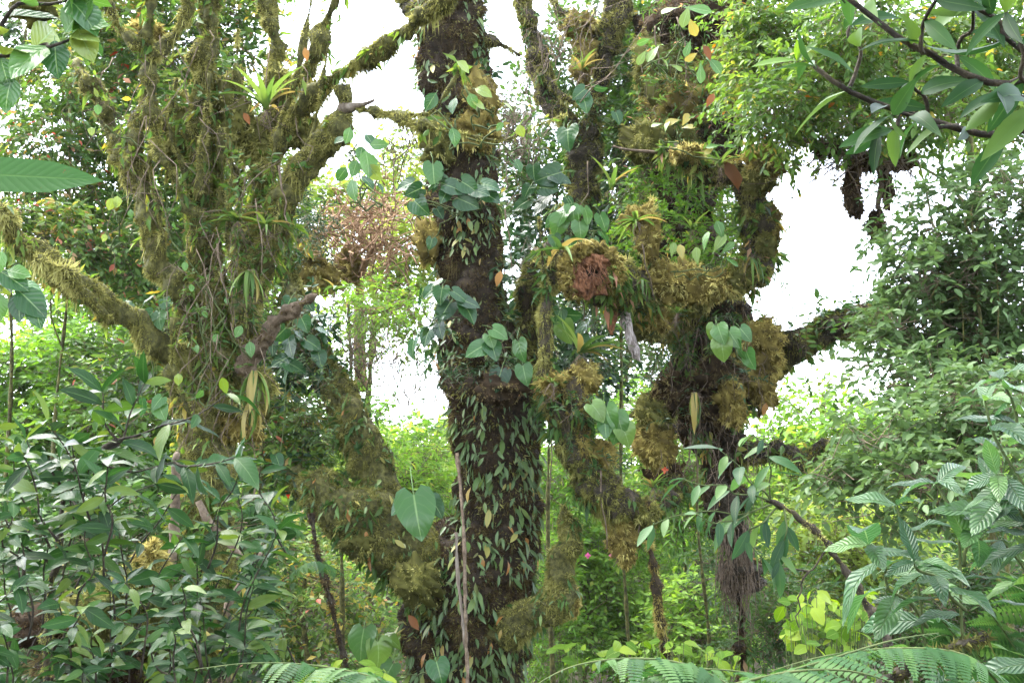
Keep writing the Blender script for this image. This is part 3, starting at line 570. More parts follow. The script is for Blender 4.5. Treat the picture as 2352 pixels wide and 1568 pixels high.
# big stub sawn off by decay, pointing at the viewer
RT([(1560, 720, 9.9, 72), (1500, 690, 9.4, 64), (1430, 660, 8.9, 58), (1370, 632, 8.5, 55), (1352, 626, 8.38, 48)], 76, tone=.4, lump=.04)
for k, (x, y, rx, ry, dd) in enumerate([(1352, 632, 40, 48, 8.36), (1372, 600, 26, 20, 8.3), (1335, 655, 22, 26, 8.28)]):
    g_, D_, T_ = ball(P(x, y, dd), (rx * dd / F, .05, ry * dd / F), 300 + k, .35, 26, 16); obj('rotten_wood', g_.reshape(-1, 3), T_, M['red_wood'], right)
mb = MB(); r_ = rng(77)
for _ in range(34):
    a = P(1352 + r_.uniform(-38, 40), 605 + r_.uniform(-10, 30), 8.28); thin(mb, [a, a + [r_.uniform(-.02, .06), -.03, -.08], a + [r_.uniform(.0, .1), -.03, -.13 - r_.uniform(0, .06)]], .005, .002, 3, 3, r_.uniform(.2, .9))
mb.obj('splinters', M['red_wood'], right, True, 'stuff')
for k in range(13):
    a = 2.2 + k * .36; x, y = 1358 + 56 * math.cos(a), 628 + 56 * math.sin(a) * .95
    if y > 668 and x > 1330: continue
    moss_clump(right, x, y, 8.36, 20, 18, 'moss_gold', 420, .045, 320 + k, .42, .4, 'bark_brown', flat=1.4)
# hanging snags of bare wood
t = tube_px([(1432, 705, 8.9, 12), (1441, 750, 8.75, 11), (1450, 785, 8.7, 12), (1462, 815, 8.65, 10), (1472, 832, 8.62, 3)], segs=12, step=.02, lump=.012, freq=8, seed=80); obj('snag', *t.mesh(), M['white_wood'], right)
t = tube_px([(1418, 705, 8.9, 9), (1410, 725, 8.8, 10), (1403, 748, 8.75, 9), (1406, 768, 8.72, 3)], segs=12, step=.02, lump=.012, freq=9, seed=81); obj('snag', *t.mesh(), M['red_wood'], right)
cush = [(1520, 640, 40, 36, 9.05, 'moss_gold', .7), (1560, 650, 46, 42, 9.0, 'moss_gold', .7), (1605, 660, 42, 36, 9.0, 'moss_gold', .62), (1655, 655, 40, 30, 9.0, 'moss_gold', .58), (1690, 640, 34, 34, 9.0, 'moss_olive', .5),
    (1545, 690, 34, 34, 9.1, 'moss_olive', .45), (1590, 700, 30, 26, 9.1, 'moss_olive', .5), (1755, 372, 44, 40, 9.1, 'moss_gold', .45), (1735, 415, 34, 30, 9.1, 'moss_olive', .5), (1580, 355, 34, 18, 9.05, 'moss_gold', .7),
    (1770, 520, 20, 46, 9.15, 'moss_gold', .4), (1760, 560, 22, 30, 9.1, 'moss_olive', .4), (1745, 780, 48, 40, 9.4, 'moss_gold', .42), (1760, 830, 34, 44, 9.4, 'moss_gold', .42), (1740, 870, 34, 44, 9.4, 'moss_gold', .36),
    (1755, 900, 26, 34, 9.45, 'moss_gold', .36), (1675, 915, 26, 48, 9.1, 'moss_gold', .42), (1690, 950, 22, 28, 9.1, 'moss_gold', .4), (1545, 905, 46, 40, 9.3, 'moss_brown', .65), (1600, 930, 50, 36, 9.4, 'moss_brown', .55),
    (1500, 950, 40, 40, 9.3, 'moss_olive', .42), (1505, 1020, 40, 42, 9.2, 'moss_gold', .36), (1495, 750, 44, 30, 9.2, 'moss_olive', .4), (1510, 735, 34, 28, 9.1, 'moss_gold', .3), (1650, 860, 40, 40, 9.2, 'moss_brown', .5),
    (1480, 330, 40, 40, 9.6, 'moss_olive', .5), (1560, 240, 60, 60, 10.2, 'moss_gold', .32), (1520, 150, 60, 80, 10.3, 'moss_olive', .4), (1640, 180, 50, 60, 10.2, 'moss_gold', .3), (1580, 60, 80, 60, 10.3, 'moss_brown', .55),
    (1540, 320, 60, 60, 10.2, 'moss_olive', .35), (1660, 300, 40, 90, 10.3, 'moss_brown', .4), (1490, 540, 24, 60, 9.0, 'moss_gold', .58), (1468, 500, 34, 22, 9.0, 'moss_gold', .45), (1530, 1100, 34, 40, 9.6, 'moss_brown', .55)]
for k, (x, y, rx, ry, d, mt, tn) in enumerate(cush):
    moss_clump(right, x, y, d, rx, ry, mt, int(500 + rx * ry * .75), .065, 100 + k, tn, .7, 'bark_dark')
# curtains of roots and moss under the limbs
mb = MB(); r_ = rng(83)
for _ in range(150):
    x = r_.uniform(1490, 1770); y = r_.uniform(700, 1120); a = P(x, y, r_.uniform(9.0, 9.8)); l = r_.uniform(.15, .6)
    thin(mb, wiggle([a, a + [r_.normal() * .05, 0, -l * .5], a + [r_.normal() * .08, 0, -l]], .012, r_, 5), .004, .0015, 3, 4)
for _ in range(110):
    x = r_.uniform(1650, 1730); y = r_.uniform(1180, 1330); a = P(x, y, 9.7); l = r_.uniform(.15, .75)
    thin(mb, wiggle([a, a + [r_.normal() * .05, 0, -l * .5], a + [r_.normal() * .06, 0, -l]], .012, r_, 5), .006, .002, 3, 4)
mb.obj('hanging_roots', M['twig'], right, True, 'stuff')

# the crooked moss branch hanging down between the two (reads as its own bough)
hang = thing('mossy_branch', 'crooked mossy bough hanging diagonally down right of the central trunk', 'branch', P(1280, 905, 8.4))
def HB(rows, seed, **k):
    k = {'epi': 120, 'epil': .07, 'dens': 14000, 'ln': .034, 'hang': .7, 'tone': .42, 'lump': .035, 'freq': 3.5, 'step': .04, 'segs': 18, 'bark': 'bark_dark', **k}
    return limb(hang, rows, seed=seed, **k)
HB([(1238, 500, 8.5, 3), (1243, 560, 8.45, 4), (1250, 640, 8.4, 9), (1254, 700, 8.35, 13), (1250, 780, 8.3, 14), (1252, 850, 8.3, 16), (1262, 900, 8.3, 24)], 86, name='stem', moss='moss_olive', tone=.6, segs=12, lump=.015)
HB([(1255, 890, 8.3, 24), (1275, 930, 8.3, 34), (1305, 985, 8.3, 40), (1330, 1045, 8.3, 42), (1362, 1105, 8.3, 50), (1410, 1150, 8.3, 52), (1462, 1182, 8.4, 40), (1500, 1165, 8.6, 24), (1560, 1120, 9.0, 20)], 87, tone=.36)
HB([(1360, 1090, 8.25, 20), (1345, 1010, 8.2, 20), (1340, 950, 8.2, 22), (1310, 900, 8.2, 30), (1270, 895, 8.2, 18)], 88, moss='moss_gold', tone=.35)
for k, (x, y, rx, ry, mt, tn) in enumerate([(1280, 885, 40, 26, 'moss_gold', .42), (1340, 870, 34, 34, 'moss_gold', .45), (1345, 935, 22, 20, 'moss_gold', .35), (1378, 1040, 28, 26, 'moss_gold', .32), (1428, 1235, 32, 40, 'moss_gold', .33),
        (1424, 1200, 18, 24, 'moss_gold', .3), (1438, 1275, 18, 22, 'moss_gold', .33), (1340, 1080, 30, 40, 'moss_olive', .38), (1480, 1180, 30, 30, 'moss_olive', .4)]):
    moss_clump(hang, x, y, 8.25, rx, ry, mt, int(500 + rx * ry * .8), .055, 140 + k, tn, .8, 'bark_dark')

# ------------------------------------------------------------------ forked stem behind, and other bare stems
fork = thing('mossy_tree', 'slender forked stem with golden moss edges between the central and the gnarled tree', 'tree', foot(1120, 1500, 11))
def FT(rows, seed, **k):
    k = {'epi': 70, 'epil': .07, 'dens': 9000, 'ln': .04, 'hang': .5, 'tone': .5, 'lump': .05, 'freq': 3., 'step': .05, 'segs': 16, 'bark': 'bark_dark', 'wd': .008, **k}
    return limb(fork, rows, seed=seed, **k)
FT([(1120, 1900, 11, 60), (1130, 1300, 11, 52), (1160, 950, 11, 44), (1215, 720, 11, 40), (1285, 560, 11, 38), (1336, 450, 11, 38), (1338, 360, 11, 44), (1330, 300, 11, 34)], 90, name='trunk')
FT([(1332, 330, 10.95, 30), (1285, 262, 10.9, 26), (1250, 190, 10.9, 22), (1228, 110, 10.9, 22), (1215, 50, 10.9, 22), (1195, -40, 10.9, 24)], 91)
FT([(1345, 320, 10.95, 30), (1368, 260, 10.9, 20), (1380, 190, 10.9, 17), (1388, 130, 10.9, 26), (1402, 70, 10.9, 34), (1425, 0, 10.9, 30), (1440, -80, 10.9, 26)], 92)
FT([(1388, 110, 10.9, 16), (1350, 60, 10.8, 12), (1310, 50, 10.8, 17), (1280, 20, 10.8, 12), (1265, -30, 10.8, 10)], 93)
FT([(1240, 160, 10.8, 6), (1290, 220, 10.7, 6), (1340, 240, 10.7, 6), (1380, 245, 10.7, 5)], 94, segs=8, lump=.012)
moss_clump(fork, 1340, 130, 10.7, 24, 60, 'moss_gold', 1500, .06, 95, .45, .9)
moss_clump(fork, 1330, 60, 10.7, 36, 24, 'moss_gold', 1200, .06, 96, .42, .9)

def stem_thing(name, label, cat, rows, bark, seed, moss=None, lump=.01, tone=.45, **k):
    a = P(*rows[0][:3]); t = thing(name, label, cat, a)
    tb = tube_px(rows, segs=10, step=.05, lump=lump, freq=6, seed=seed); o = obj('stem', *tb.mesh(), M[bark], t)
    if moss: moss_on(tb, o, M[moss], 12000, .035, .006, .6, tone, seed)
    return t, tb
stem_thing('pole', 'thin straight dark pole leaning beside the low left fork', 'stem', [(818, 1700, 7.9, 7), (800, 1560, 8, 6.5), (772, 1430, 8.1, 6), (745, 1330, 8.2, 5.5), (726, 1255, 8.3, 5), (715, 1180, 8.4, 4)], 'bark_dark', 161, 'moss_brown', .012)
stem_thing('sapling', 'knobbly mossy stick standing below the hanging moss ball', 'stem', [(1545, 1900, 8.2, 11), (1531, 1540, 8.2, 10), (1520, 1440, 8.2, 9), (1508, 1350, 8.2, 11), (1500, 1300, 8.2, 9), (1492, 1230, 8.2, 4), (1488, 1150, 8.2, 3)], 'bark_brown', 162, 'moss_gold', .02, .3)
stem_thing('dead_branch', 'black fallen branch sticking up behind the ferns at bottom right', 'branch', [(1990, 1600, 2.7, 14), (2060, 1548, 2.75, 14), (2130, 1510, 2.8, 13), (2200, 1480, 2.85, 13), (2262, 1464, 2.9, 10)], 'bark_dark', 163, 'moss_olive', .012, .25)
stem_thing('pale_stem', 'pale slim trunk far off between the central trunk and forked stem', 'tree', [(1212, 1500, 18, 12), (1210, 800, 18, 12), (1208, 420, 18, 10), (1210, 260, 18, 8)], 'grey_wood', 164, None, .03)
r_ = rng(165)
for k, (x, y0, y1, d) in enumerate([(1322, 560, 760, 8.7), (1475, 560, 690, 8.8), (640, 380, 520, 6.4), (500, 560, 700, 6.3), (1350, 370, 480, 9.8), (1555, 40, 190, 8.4), (1505, 60, 150, 8.2), (1720, 540, 700, 9.1), (1160, 480, 640, 8.4), (1585, 960, 1120, 9.3), (1290, 940, 1120, 8.2), (1380, 1080, 1260, 8.1), (1830, 330, 520, 9), (1448, 1130, 1300, 8.2)]):
    q = wiggle([P(x, y0, d), P(x + r_.normal() * 12, (y0 + y1) / 2, d), P(x + r_.normal() * 18, y1, d)], .01, r_, 6)
    mb = MB(); thin(mb, q, .008, .004, 5, 10); o = mb.obj('hanging_root', M['twig']); o['label'] = ['slack brown vine hanging left of the golden moss stem', 'pale root hanging under the spiky bromeliad', 'thin vine on the right stem of the many-stemmed tree', 'thin vine before the foot of the many-stemmed stems', 'pinkish root on the lower trunk of the forked stem', 'thin root down the upper trunk of the gnarled tree', 'short root beside the paddle leaves at the top', 'thin root left of the mossy right elbow', 'thin root down the right side of the bare trunk patch', 'root hanging in the dark below the brown cushions', 'root hanging from the crooked bough by the trunk', 'root hanging below the middle of the crooked bough', 'vine hanging through the right-hand white gap', 'root hanging from the low end of the crooked bough'][k]; o['category'] = 'root'; o['group'] = 'thin hanging roots'
#@@BG
# ------------------------------------------------------------------ trees and bushes behind
GT_ = 'trees of the forest behind'
bg_tree('small_leaved_tree', 'small-leaved tree with salmon and red turning leaves behind the far left stems', 'tree', 190, 9.5, (160, 250), full([(90, 330, 120, 100, 9.5, .7), (215, 440, 120, 110, 9.5), (120, 560, 130, 90, 9.5), (235, 270, 90, 90, 9.5), (60, 470, 90, 70, 9.5, .9), (280, 600, 90, 80, 9.5), (140, 180, 110, 70, 9.5, .8)], 9.5, .8, 1),
        .08, 'leaf_mixed', 201, 6, GT_, tail=.06, cover=1.1, gain=5., tone=.5, droop=.6, tpl=LEAF6)
bg_tree('leafy_tree', 'leafy tree filling the gaps between the upper stems of the many-stemmed tree', 'tree', 430, 11, (440, 150), full([(400, 120, 110, 110, 11), (560, 130, 80, 100, 11, .9), (550, 350, 100, 130, 11), (410, 300, 90, 140, 11), (290, 130, 120, 110, 11), (420, 520, 110, 110, 11), (260, 20, 140, 60, 11), (690, 180, 40, 60, 11, .4), (530, 20, 120, 60, 11), (640, 470, 60, 80, 11)], 11, 1, 2),
        .10, 'leaf_mixed', 202, 14, GT_, tail=.03, cover=1.3, gain=5., tone=.5, tpl=LEAF6)
bg_tree('leafy_tree', 'dim green tree in the top left corner', 'tree', 20, 12, (60, 60), full([(80, 60, 120, 70, 12), (30, 140, 60, 70, 12, .7), (180, 110, 90, 70, 12, .9)], 12, 1, 3), .12, 'leaf_mid', 203, 6, GT_, cover=1.1)
bg_tree('bush', 'fresh green bush under the low left limb of the many-stemmed tree', 'bush', 160, 13, (160, 850), full([(80, 830, 130, 70, 13), (210, 830, 130, 90, 13), (60, 930, 110, 90, 13), (290, 930, 130, 100, 13), (180, 1000, 150, 100, 13), (370, 1010, 110, 100, 13), (60, 1050, 120, 120, 13)], 13, .8, 4), .12, 'leaf_fresh', 204, 10, 'bushes of the undergrowth', cover=1.7, tail=.01)
bg_tree('leafy_tree', 'yellow-green tree beyond the gap left of the central trunk', 'tree', 850, 17, (850, 480), full([(830, 480, 110, 50, 17), (935, 430, 70, 70, 17), (860, 620, 120, 100, 17, .8), (740, 470, 70, 70, 17), (950, 560, 60, 110, 17), (900, 370, 90, 60, 17, .6), (960, 300, 50, 60, 17, .4), (850, 740, 90, 80, 17, .6), (930, 690, 70, 80, 17, .9)], 17, 1.5, 5), .15, 'leaf_lime', 205, 10, GT_, cover=1.5, tone=.3, tail=.03)
bg_tree('leafy_tree', 'sparse small-leaved tree in front of the white gap left of the central trunk', 'tree', 800, 12, (800, 700), full([(800, 760, 80, 90, 12, 0.66), (850, 700, 90, 60, 12, 0.70), (900, 790, 80, 50, 12, 0.48), (780, 860, 50, 60, 12, 0.48), (880, 890, 60, 40, 12, 0.24), (930, 720, 60, 60, 12, 0.66), (840, 960, 40, 40, 12, 0.24)], 12, .7, 6), .085, 'leaf_fresh', 206, 7, GT_, tpl=SLIM)
bg_tree('leafy_tree', 'bright tree low in the gap beyond the left fork', 'tree', 960, 15, (950, 1060), full([(930, 1080, 100, 80, 15), (1000, 1020, 50, 60, 15, .9), (980, 1160, 90, 90, 15), (900, 1040, 50, 40, 15, .8), (890, 1150, 60, 80, 15)], 15, 1, 7), .15, 'leaf_fresh', 207, 9, GT_, cover=1.6, tone=.55, tail=.04, tpl=SLIM)
bg_tree('leafy_tree', 'shadowy tree behind the base of the many-stemmed tree', 'tree', 600, 9, (610, 850), full([(620, 1010, 110, 110, 9.6), (600, 880, 90, 90, 9.6), (700, 1000, 80, 110, 9.6), (560, 1120, 110, 90, 9.6), (350, 560, 80, 150, 9.6), (300, 880, 120, 100, 9.6), (610, 700, 50, 140, 9.6), (400, 760, 60, 120, 9.6)], 9.6, .5, 8), .10, 'leaf_mixed', 208, 10, GT_, cover=1.0, tone=.5, tail=.02, tpl=LEAF6)
bg_tree('bush', 'tangled bush with dry leaves below the left fork of the central trunk', 'bush', 700, 12.5, (700, 1300), full([(650, 1260, 110, 100, 12.5), (770, 1350, 90, 100, 12.5), (640, 1400, 120, 110, 12.5), (800, 1480, 100, 80, 12.5), (860, 1400, 60, 80, 12.5), (560, 1500, 120, 90, 12.5), (720, 1530, 130, 70, 12.5), (500, 1380, 100, 110, 12.5)], 12.5, .6, 9), .11, 'leaf_mixed', 209, 8, 'bushes of the undergrowth', cover=1.0, gain=2.8, tail=.03, tone=.6, tpl=LEAF6)
bg_tree('leafy_tree', 'dark broad-leaved tree between the central trunk and the forked stem', 'tree', 1240, 12.5, (1280, 420), full([(1240, 460, 80, 90, 12.5, .9), (1300, 560, 100, 80, 12.5), (1300, 700, 90, 90, 12.5), (1410, 590, 100, 90, 12.5), (1440, 440, 100, 100, 12.5), (1200, 620, 40, 90, 12.5, .9), (1320, 830, 90, 90, 12.5), (1230, 330, 60, 50, 12.5, .35)], 12.5, .8, 10), .15, 'leaf_dark', 210, 6, GT_, cover=1.4, tone=.6, tpl=LEAF6)
bg_tree('leafy_tree', 'fine-leaved tree around the top of the forked stem', 'tree', 1420, 12.5, (1400, 100), full([(1330, 130, 80, 80, 12.5, .75), (1300, 220, 70, 50, 12.5, .55), (1460, 150, 90, 110, 12.5, 1.3), (1470, 330, 100, 110, 12.5, 1.4), (1380, 30, 100, 40, 12.5, .9), (1230, 260, 60, 50, 12.5, .5), (1190, 190, 40, 70, 12.5, .4), (1200, 350, 50, 60, 12.5, .7), (1180, 440, 40, 60, 12.5, .8), (1260, 380, 50, 60, 12.5, .8), (1150, 300, 30, 60, 12.5, .4), (1540, 40, 90, 70, 12.5, 1.2), (1400, 250, 50, 60, 12.5, .9)], 12.5, .8, 11), .11, 'leaf_mid', 211, 5, GT_, gain=6., tone=.5, tail=.03, tpl=LEAF6)
bg_tree('understory_shrub', 'mixed leafy shrub behind the golden cushions of the gnarled tree', 'bush', 1600, 11.2, (1600, 560), full([(1560, 470, 110, 80, 11.2), (1640, 560, 90, 80, 11.2), (1500, 500, 80, 70, 11.2), (1600, 420, 90, 60, 11.2), (1690, 520, 40, 100, 11.2, .8)], 11.2, .3, 12), .09, 'leaf_small', 212, 5, 'bushes of the undergrowth', cover=1.5, tone=.45, tpl=SLIM)
bg_tree('small_leaved_tree', 'small-leaved tree with orange flecks filling the top right', 'tree', 2500, 8.2, (2200, 120), full([(1730, 60, 90, 90, 8.2), (1720, 170, 80, 80, 8.2), (1840, 70, 120, 100, 8.2), (1850, 200, 130, 100, 8.2), (1990, 60, 120, 90, 8.2), (2000, 170, 130, 110, 8.2), (2150, 90, 130, 110, 8.2), (2160, 220, 130, 90, 8.2), (2300, 80, 100, 120, 8.2), (2300, 220, 100, 110, 8.2),
        (1760, 260, 110, 60, 8.2), (1880, 290, 100, 45, 8.2), (2020, 270, 120, 60, 8.2, .9), (2100, 330, 60, 40, 8.2, .4), (2290, 310, 90, 60, 8.2, .7), (1810, 330, 40, 40, 8.2, .7)], 8.2, .7, 13), .072, 'leaf_small', 213, 12, GT_, cover=1.15, tone=.45, tail=.022, droop=.5, f0=.97, tpl=LEAF6)
bg_tree('leafy_tree', 'bluish green tree with the sky sparkling through along the right edge', 'tree', 2290, 6.8, (2230, 480), full([(2230, 430, 110, 70, 6.8, 0.31), (2310, 440, 80, 80, 6.8, 0.37), (2130, 520, 100, 80, 6.8, 0.31), (2060, 600, 40, 60, 6.8, 0.34), (2260, 560, 130, 90, 6.8, 0.46), (2150, 640, 110, 80, 6.8, 0.56), (2290, 680, 120, 110, 6.8, 0.65), (2170, 760, 130, 80, 6.8, 0.56), (2060, 740, 70, 50, 6.8, 0.43), (2040, 820, 90, 50, 6.8, 0.31), (2260, 810, 130, 90, 6.8, 0.74), (2140, 880, 120, 60, 6.8, 0.50)], 6.8, .5, 14),
        (.075), 'leaf_blue', 214, 9, GT_, gain=11., tone=.36, tail=.01, tpl=LEAF6)
bg_tree('leafy_tree', 'mid green tree reaching in over the lower right, layered sprays of leaves', 'tree', 2330, 5.6, (2250, 960), full([(1900, 1075, 80, 40, 5.6, .9), (2000, 1090, 110, 50, 5.6), (2010, 1000, 90, 40, 5.6, .7), (2140, 1080, 110, 70, 5.6), (2120, 960, 110, 50, 5.6, .9), (2270, 1020, 110, 80, 5.6, 1.3), (2110, 1180, 110, 50, 5.6, .9), (2250, 920, 110, 70, 5.6, 1.2), (1980, 1150, 80, 30, 5.6, .6), (2300, 1150, 80, 70, 5.6, 1.2)], 5.6, .4, 15), .075, 'leaf_blue', 215, 8, GT_, gain=4.5, tone=.4, tail=.0, tpl=LEAF6)
bg_tree('leafy_tree', 'pale green tree far off below the white gap on the right', 'tree', 1900, 17, (1890, 900), full([(1850, 950, 100, 90, 17, .8), (1900, 1010, 130, 80, 17, 1.1), (2000, 1050, 150, 100, 17, 1.4), (1820, 1090, 110, 90, 17, 1.3), (2150, 1060, 150, 110, 17, 1.4), (1950, 960, 80, 60, 17, .7)], 17, 1.5, 16), .15, 'leaf_fresh', 216, 9, GT_, tone=.7, tail=.03)
bg_tree('leafy_tree', 'sunny green tree standing behind the hanging roots of the gnarled tree', 'tree', 1560, 19, (1560, 1050), full([(1480, 1000, 110, 100, 19), (1590, 1060, 90, 110, 19), (1420, 930, 70, 70, 19, .8), (1750, 1130, 110, 110, 19), (1560, 1180, 120, 90, 19), (1300, 1060, 80, 110, 19), (1270, 1180, 60, 110, 19), (1420, 1190, 110, 100, 19)], 19, 1.2, 17), .17, 'leaf_fresh', 217, 5, GT_, cover=1.4, tone=.5, tail=.03, tpl=SLIM)
bushes = [('bush', 'vivid green bush right of the central trunk foot', 1340, 18, [(1310, 1290, 80, 80), (1400, 1340, 90, 70), (1330, 1400, 90, 90), (1290, 1470, 80, 70), (1400, 1450, 90, 80), (1360, 1240, 70, 50)], .14, 'leaf_fresh', .7),
          ('bush', 'vivid green bush left of the mossy stick', 1460, 19, [(1470, 1330, 80, 90), (1450, 1420, 90, 80), (1500, 1490, 110, 70)], .14, 'leaf_fresh', .6),
          ('bush', 'light green bush between the mossy stick and the hanging roots', 1600, 16.5, [(1580, 1390, 90, 70), (1610, 1470, 110, 80), (1660, 1420, 80, 80), (1560, 1500, 90, 60)], .13, 'leaf_fresh', .85),
          ('bush', 'dim olive bush behind the foot of the hanging roots', 1760, 11, [(1770, 1330, 100, 90), (1760, 1440, 110, 90), (1840, 1400, 100, 90), (1680, 1290, 70, 80)], .11, 'leaf_mid', .5),
          ('bush', 'yellow-green bush beyond the arching bare branch', 1930, 14, [(1880, 1220, 110, 80), (1980, 1260, 120, 90), (1860, 1310, 100, 80), (2050, 1190, 110, 80), (2080, 1320, 130, 90), (1950, 1380, 110, 70)], .13, 'leaf_lime', .35),
          ('bush', 'dark bush in the lower right corner behind the ferns', 2230, 8, [(2180, 1380, 110, 80), (2300, 1330, 110, 90), (2250, 1480, 120, 90), (2130, 1480, 110, 80), (2330, 1440, 90, 100), (2060, 1420, 80, 80)], .09, 'leaf_mid', .4),
          ('bush', 'shady bush under the shrub in the lower left corner', 150, 7.5, [(90, 1200, 130, 110), (260, 1230, 140, 110), (80, 1400, 130, 130), (240, 1440, 140, 120), (420, 1280, 120, 110), (400, 1450, 120, 110), (120, 1550, 140, 80), (330, 1120, 120, 80), (560, 1250, 90, 90)], .085, 'leaf_mid', .32),
          ('bush', 'shady bush behind the central trunk foot', 1180, 17, [(1260, 1300, 50, 110), (1000, 1250, 60, 60), (1250, 1480, 70, 90), (880, 1500, 60, 90), (860, 1310, 50, 60)], .14, 'leaf_fresh', .5)]
for k, (nm, lb, bx, d, cl, lf, mt, tn) in enumerate(bushes):
    bg_tree(nm, lb, 'bush', bx, d, (bx, cl[0][1] + 40), full([(*c, d) for c in cl], d, .7, 40 + k), lf, mt, 240 + k, 6, 'bushes of the undergrowth', cover=1.3, tone=tn, tail=.015, tpl=SLIM if k % 2 else LEAF6)
# small dark bush perched on the many-stemmed tree and a feathery one on the left fork
def perched(label, cl, leaf, mat, seed, tpl=RHOMB, **k):
    t = thing('epiphyte_shrub', label, 'shrub', P(cl[0][0], cl[0][1] + cl[0][3], cl[0][4])); crown(t, cl, leaf, mat, seed, tpl=tpl, name='foliage', **k); return t
perched('dark fine-leaved bush perched beside the many-stemmed tree', [(705, 495, 60, 55, 7.4), (720, 545, 40, 40, 7.4), (670, 520, 30, 40, 7.4)], .045, 'leaf_dark', 261, SLIM, cover=1.5, tone=.5)
perched('grey-green fine feathery shrub perched on the rising left fork', [(715, 890, 42, 60, 8.6), (700, 960, 46, 40, 8.7), (760, 1010, 36, 40, 8.7)], .05, 'leaf_blue', 262, SLIM, cover=1.0, tone=.5)
perched('dense dark leaves wrapped round the top of the rising left fork', [(690, 790, 60, 90, 9.0), (640, 830, 40, 70, 9.1), (700, 720, 50, 60, 9.1), (660, 900, 40, 60, 9.2), (670, 1060, 40, 60, 9.0)], .11, 'leaf_dark', 263, LEAF6, cover=1.2, tone=.5, per=6)
perched('low dark fern-like tuft round the swelling on the central trunk', [(1070, 855, 60, 30, 8.2), (1130, 850, 40, 24, 8.1), (1020, 880, 30, 40, 8.4)], .07, 'leaf_dark', 264, SLIM, cover=1.1, tone=.6)
perched('fresh fine ground-cover leaves over the shoulder left of the golden cushions', [(1590, 440, 70, 50, 9.5), (1540, 510, 70, 50, 9.5), (1470, 440, 60, 60, 9.6), (1640, 520, 50, 70, 9.4), (1600, 580, 70, 40, 9.3), (1660, 590, 40, 40, 9.2), (1420, 560, 60, 50, 9.2)], .055, 'leaf_fresh', 265, LEAF6, cover=1.0, tone=.35, tail=.02)
perched('sparse leaves sprouting from the high side of the right limb of the gnarled tree', [(1900, 730, 50, 24, 9.6), (1990, 700, 50, 24, 9.6), (1960, 750, 60, 24, 9.5), (1850, 790, 40, 20, 9.5)], .10, 'leaf_mid', 266, LEAF6, cover=.6, tone=.5)
perched('leafy tufts and dry leaves clinging to the underside of the top right tree', [(1950, 420, 50, 30, 8.3), (2030, 400, 50, 60, 8.3), (1960, 460, 20, 30, 8.3), (2020, 520, 24, 30, 8.3), (1880, 330, 60, 30, 8.3)], .06, 'leaf_mixed', 267, SLIM, cover=.7, tone=.55, tail=.15)
perched('mossy leafy curtain over the upper trunk of the gnarled tree', [(1520, 120, 50, 90, 9.9, .7), (1580, 220, 60, 70, 9.8, .8), (1640, 120, 50, 90, 9.9, .8), (1500, 250, 40, 70, 9.9, .9), (1640, 300, 50, 60, 9.8, .7), (1560, 30, 80, 40, 9.9, .8), (1560, 390, 60, 40, 9.7, .9), (1460, 380, 50, 60, 10, 1.2), (1690, 350, 30, 60, 9.8, .8)], .075, 'leaf_mixed', 276, SLIM, cover=.7, tone=.35, tail=.06)
perched('dark leaves and fern bits in the shaded middle of the gnarled tree', [(1640, 740, 60, 40, 9.0, .5), (1700, 860, 40, 60, 8.9, .5), (1480, 790, 60, 50, 9.1, .8), (1560, 960, 60, 40, 9.0, .4), (1440, 720, 40, 40, 9.0, .7), (1350, 720, 60, 60, 8.9, .8), (1370, 830, 50, 50, 8.8, .7), (1420, 1080, 40, 40, 8.0, .4), (1300, 960, 30, 40, 8.0, .4)], .07, 'leaf_dark', 277, SLIM, cover=.5, tone=.8)
perched('straggling ferny leaves among the limbs of the gnarled tree', [(1600, 760, 60, 50, 9.2), (1700, 720, 50, 40, 9.2), (1480, 860, 50, 60, 9.3), (1560, 830, 50, 40, 9.2)], .07, 'leaf_mid', 268, SLIM, cover=.5, tone=.5)
perched('thin leaves mixed into the moss of the many-stemmed tree base', [(530, 560, 60, 90, 6.6), (560, 680, 50, 80, 6.6), (450, 700, 40, 80, 6.5), (520, 850, 60, 60, 6.5), (480, 480, 40, 60, 6.6), (640, 560, 30, 50, 6.6)], .06, 'leaf_mid', 269, SLIM, cover=.6, tone=.6)
perched('leaves sprouting along the upper stems of the many-stemmed tree', [(520, 180, 30, 90, 6.8), (440, 260, 40, 70, 6.8), (640, 380, 40, 60, 6.5), (560, 420, 50, 60, 6.7), (300, 260, 50, 40, 6.8), (390, 200, 30, 60, 6.7)], .06, 'leaf_mid', 270, LEAF6, cover=.5, tone=.6)
perched('leaves bunched on the upper right flank of the central trunk', [(1110, 420, 50, 40, 8.6), (1020, 430, 50, 30, 8.5), (1120, 200, 30, 60, 8.6), (1170, 760, 30, 60, 8.6), (1190, 600, 30, 60, 8.6), (1020, 740, 30, 60, 8.5)], .085, 'leaf_dark', 271, LEAF6, cover=.7, tone=.7)
# wide far wood climbing the slope
far_clumps = []
r_ = rng(280)
for a in range(150):
    x = r_.uniform(-500, 2850); d = r_.uniform(24, 44); y = r_.uniform(1010, 1330)
    far_clumps.append((x, y, r_.uniform(90, 190), r_.uniform(60, 110), d))
for k, (mt, tn) in enumerate([('leaf_fresh', .45), ('leaf_mid', .6), ('leaf_lime', .3)]):
    o = crown(None, far_clumps[k::3], .34, mt, 281 + k, cover=1.5, gain=2., tone=tn, twigs=False, name='far_forest', facing=.8)
    o['label'] = ['fresh green wood far behind on the slope', 'deep green wood far behind on the slope', 'pale green wood far behind on the slope'][k]; o['category'] = 'forest'
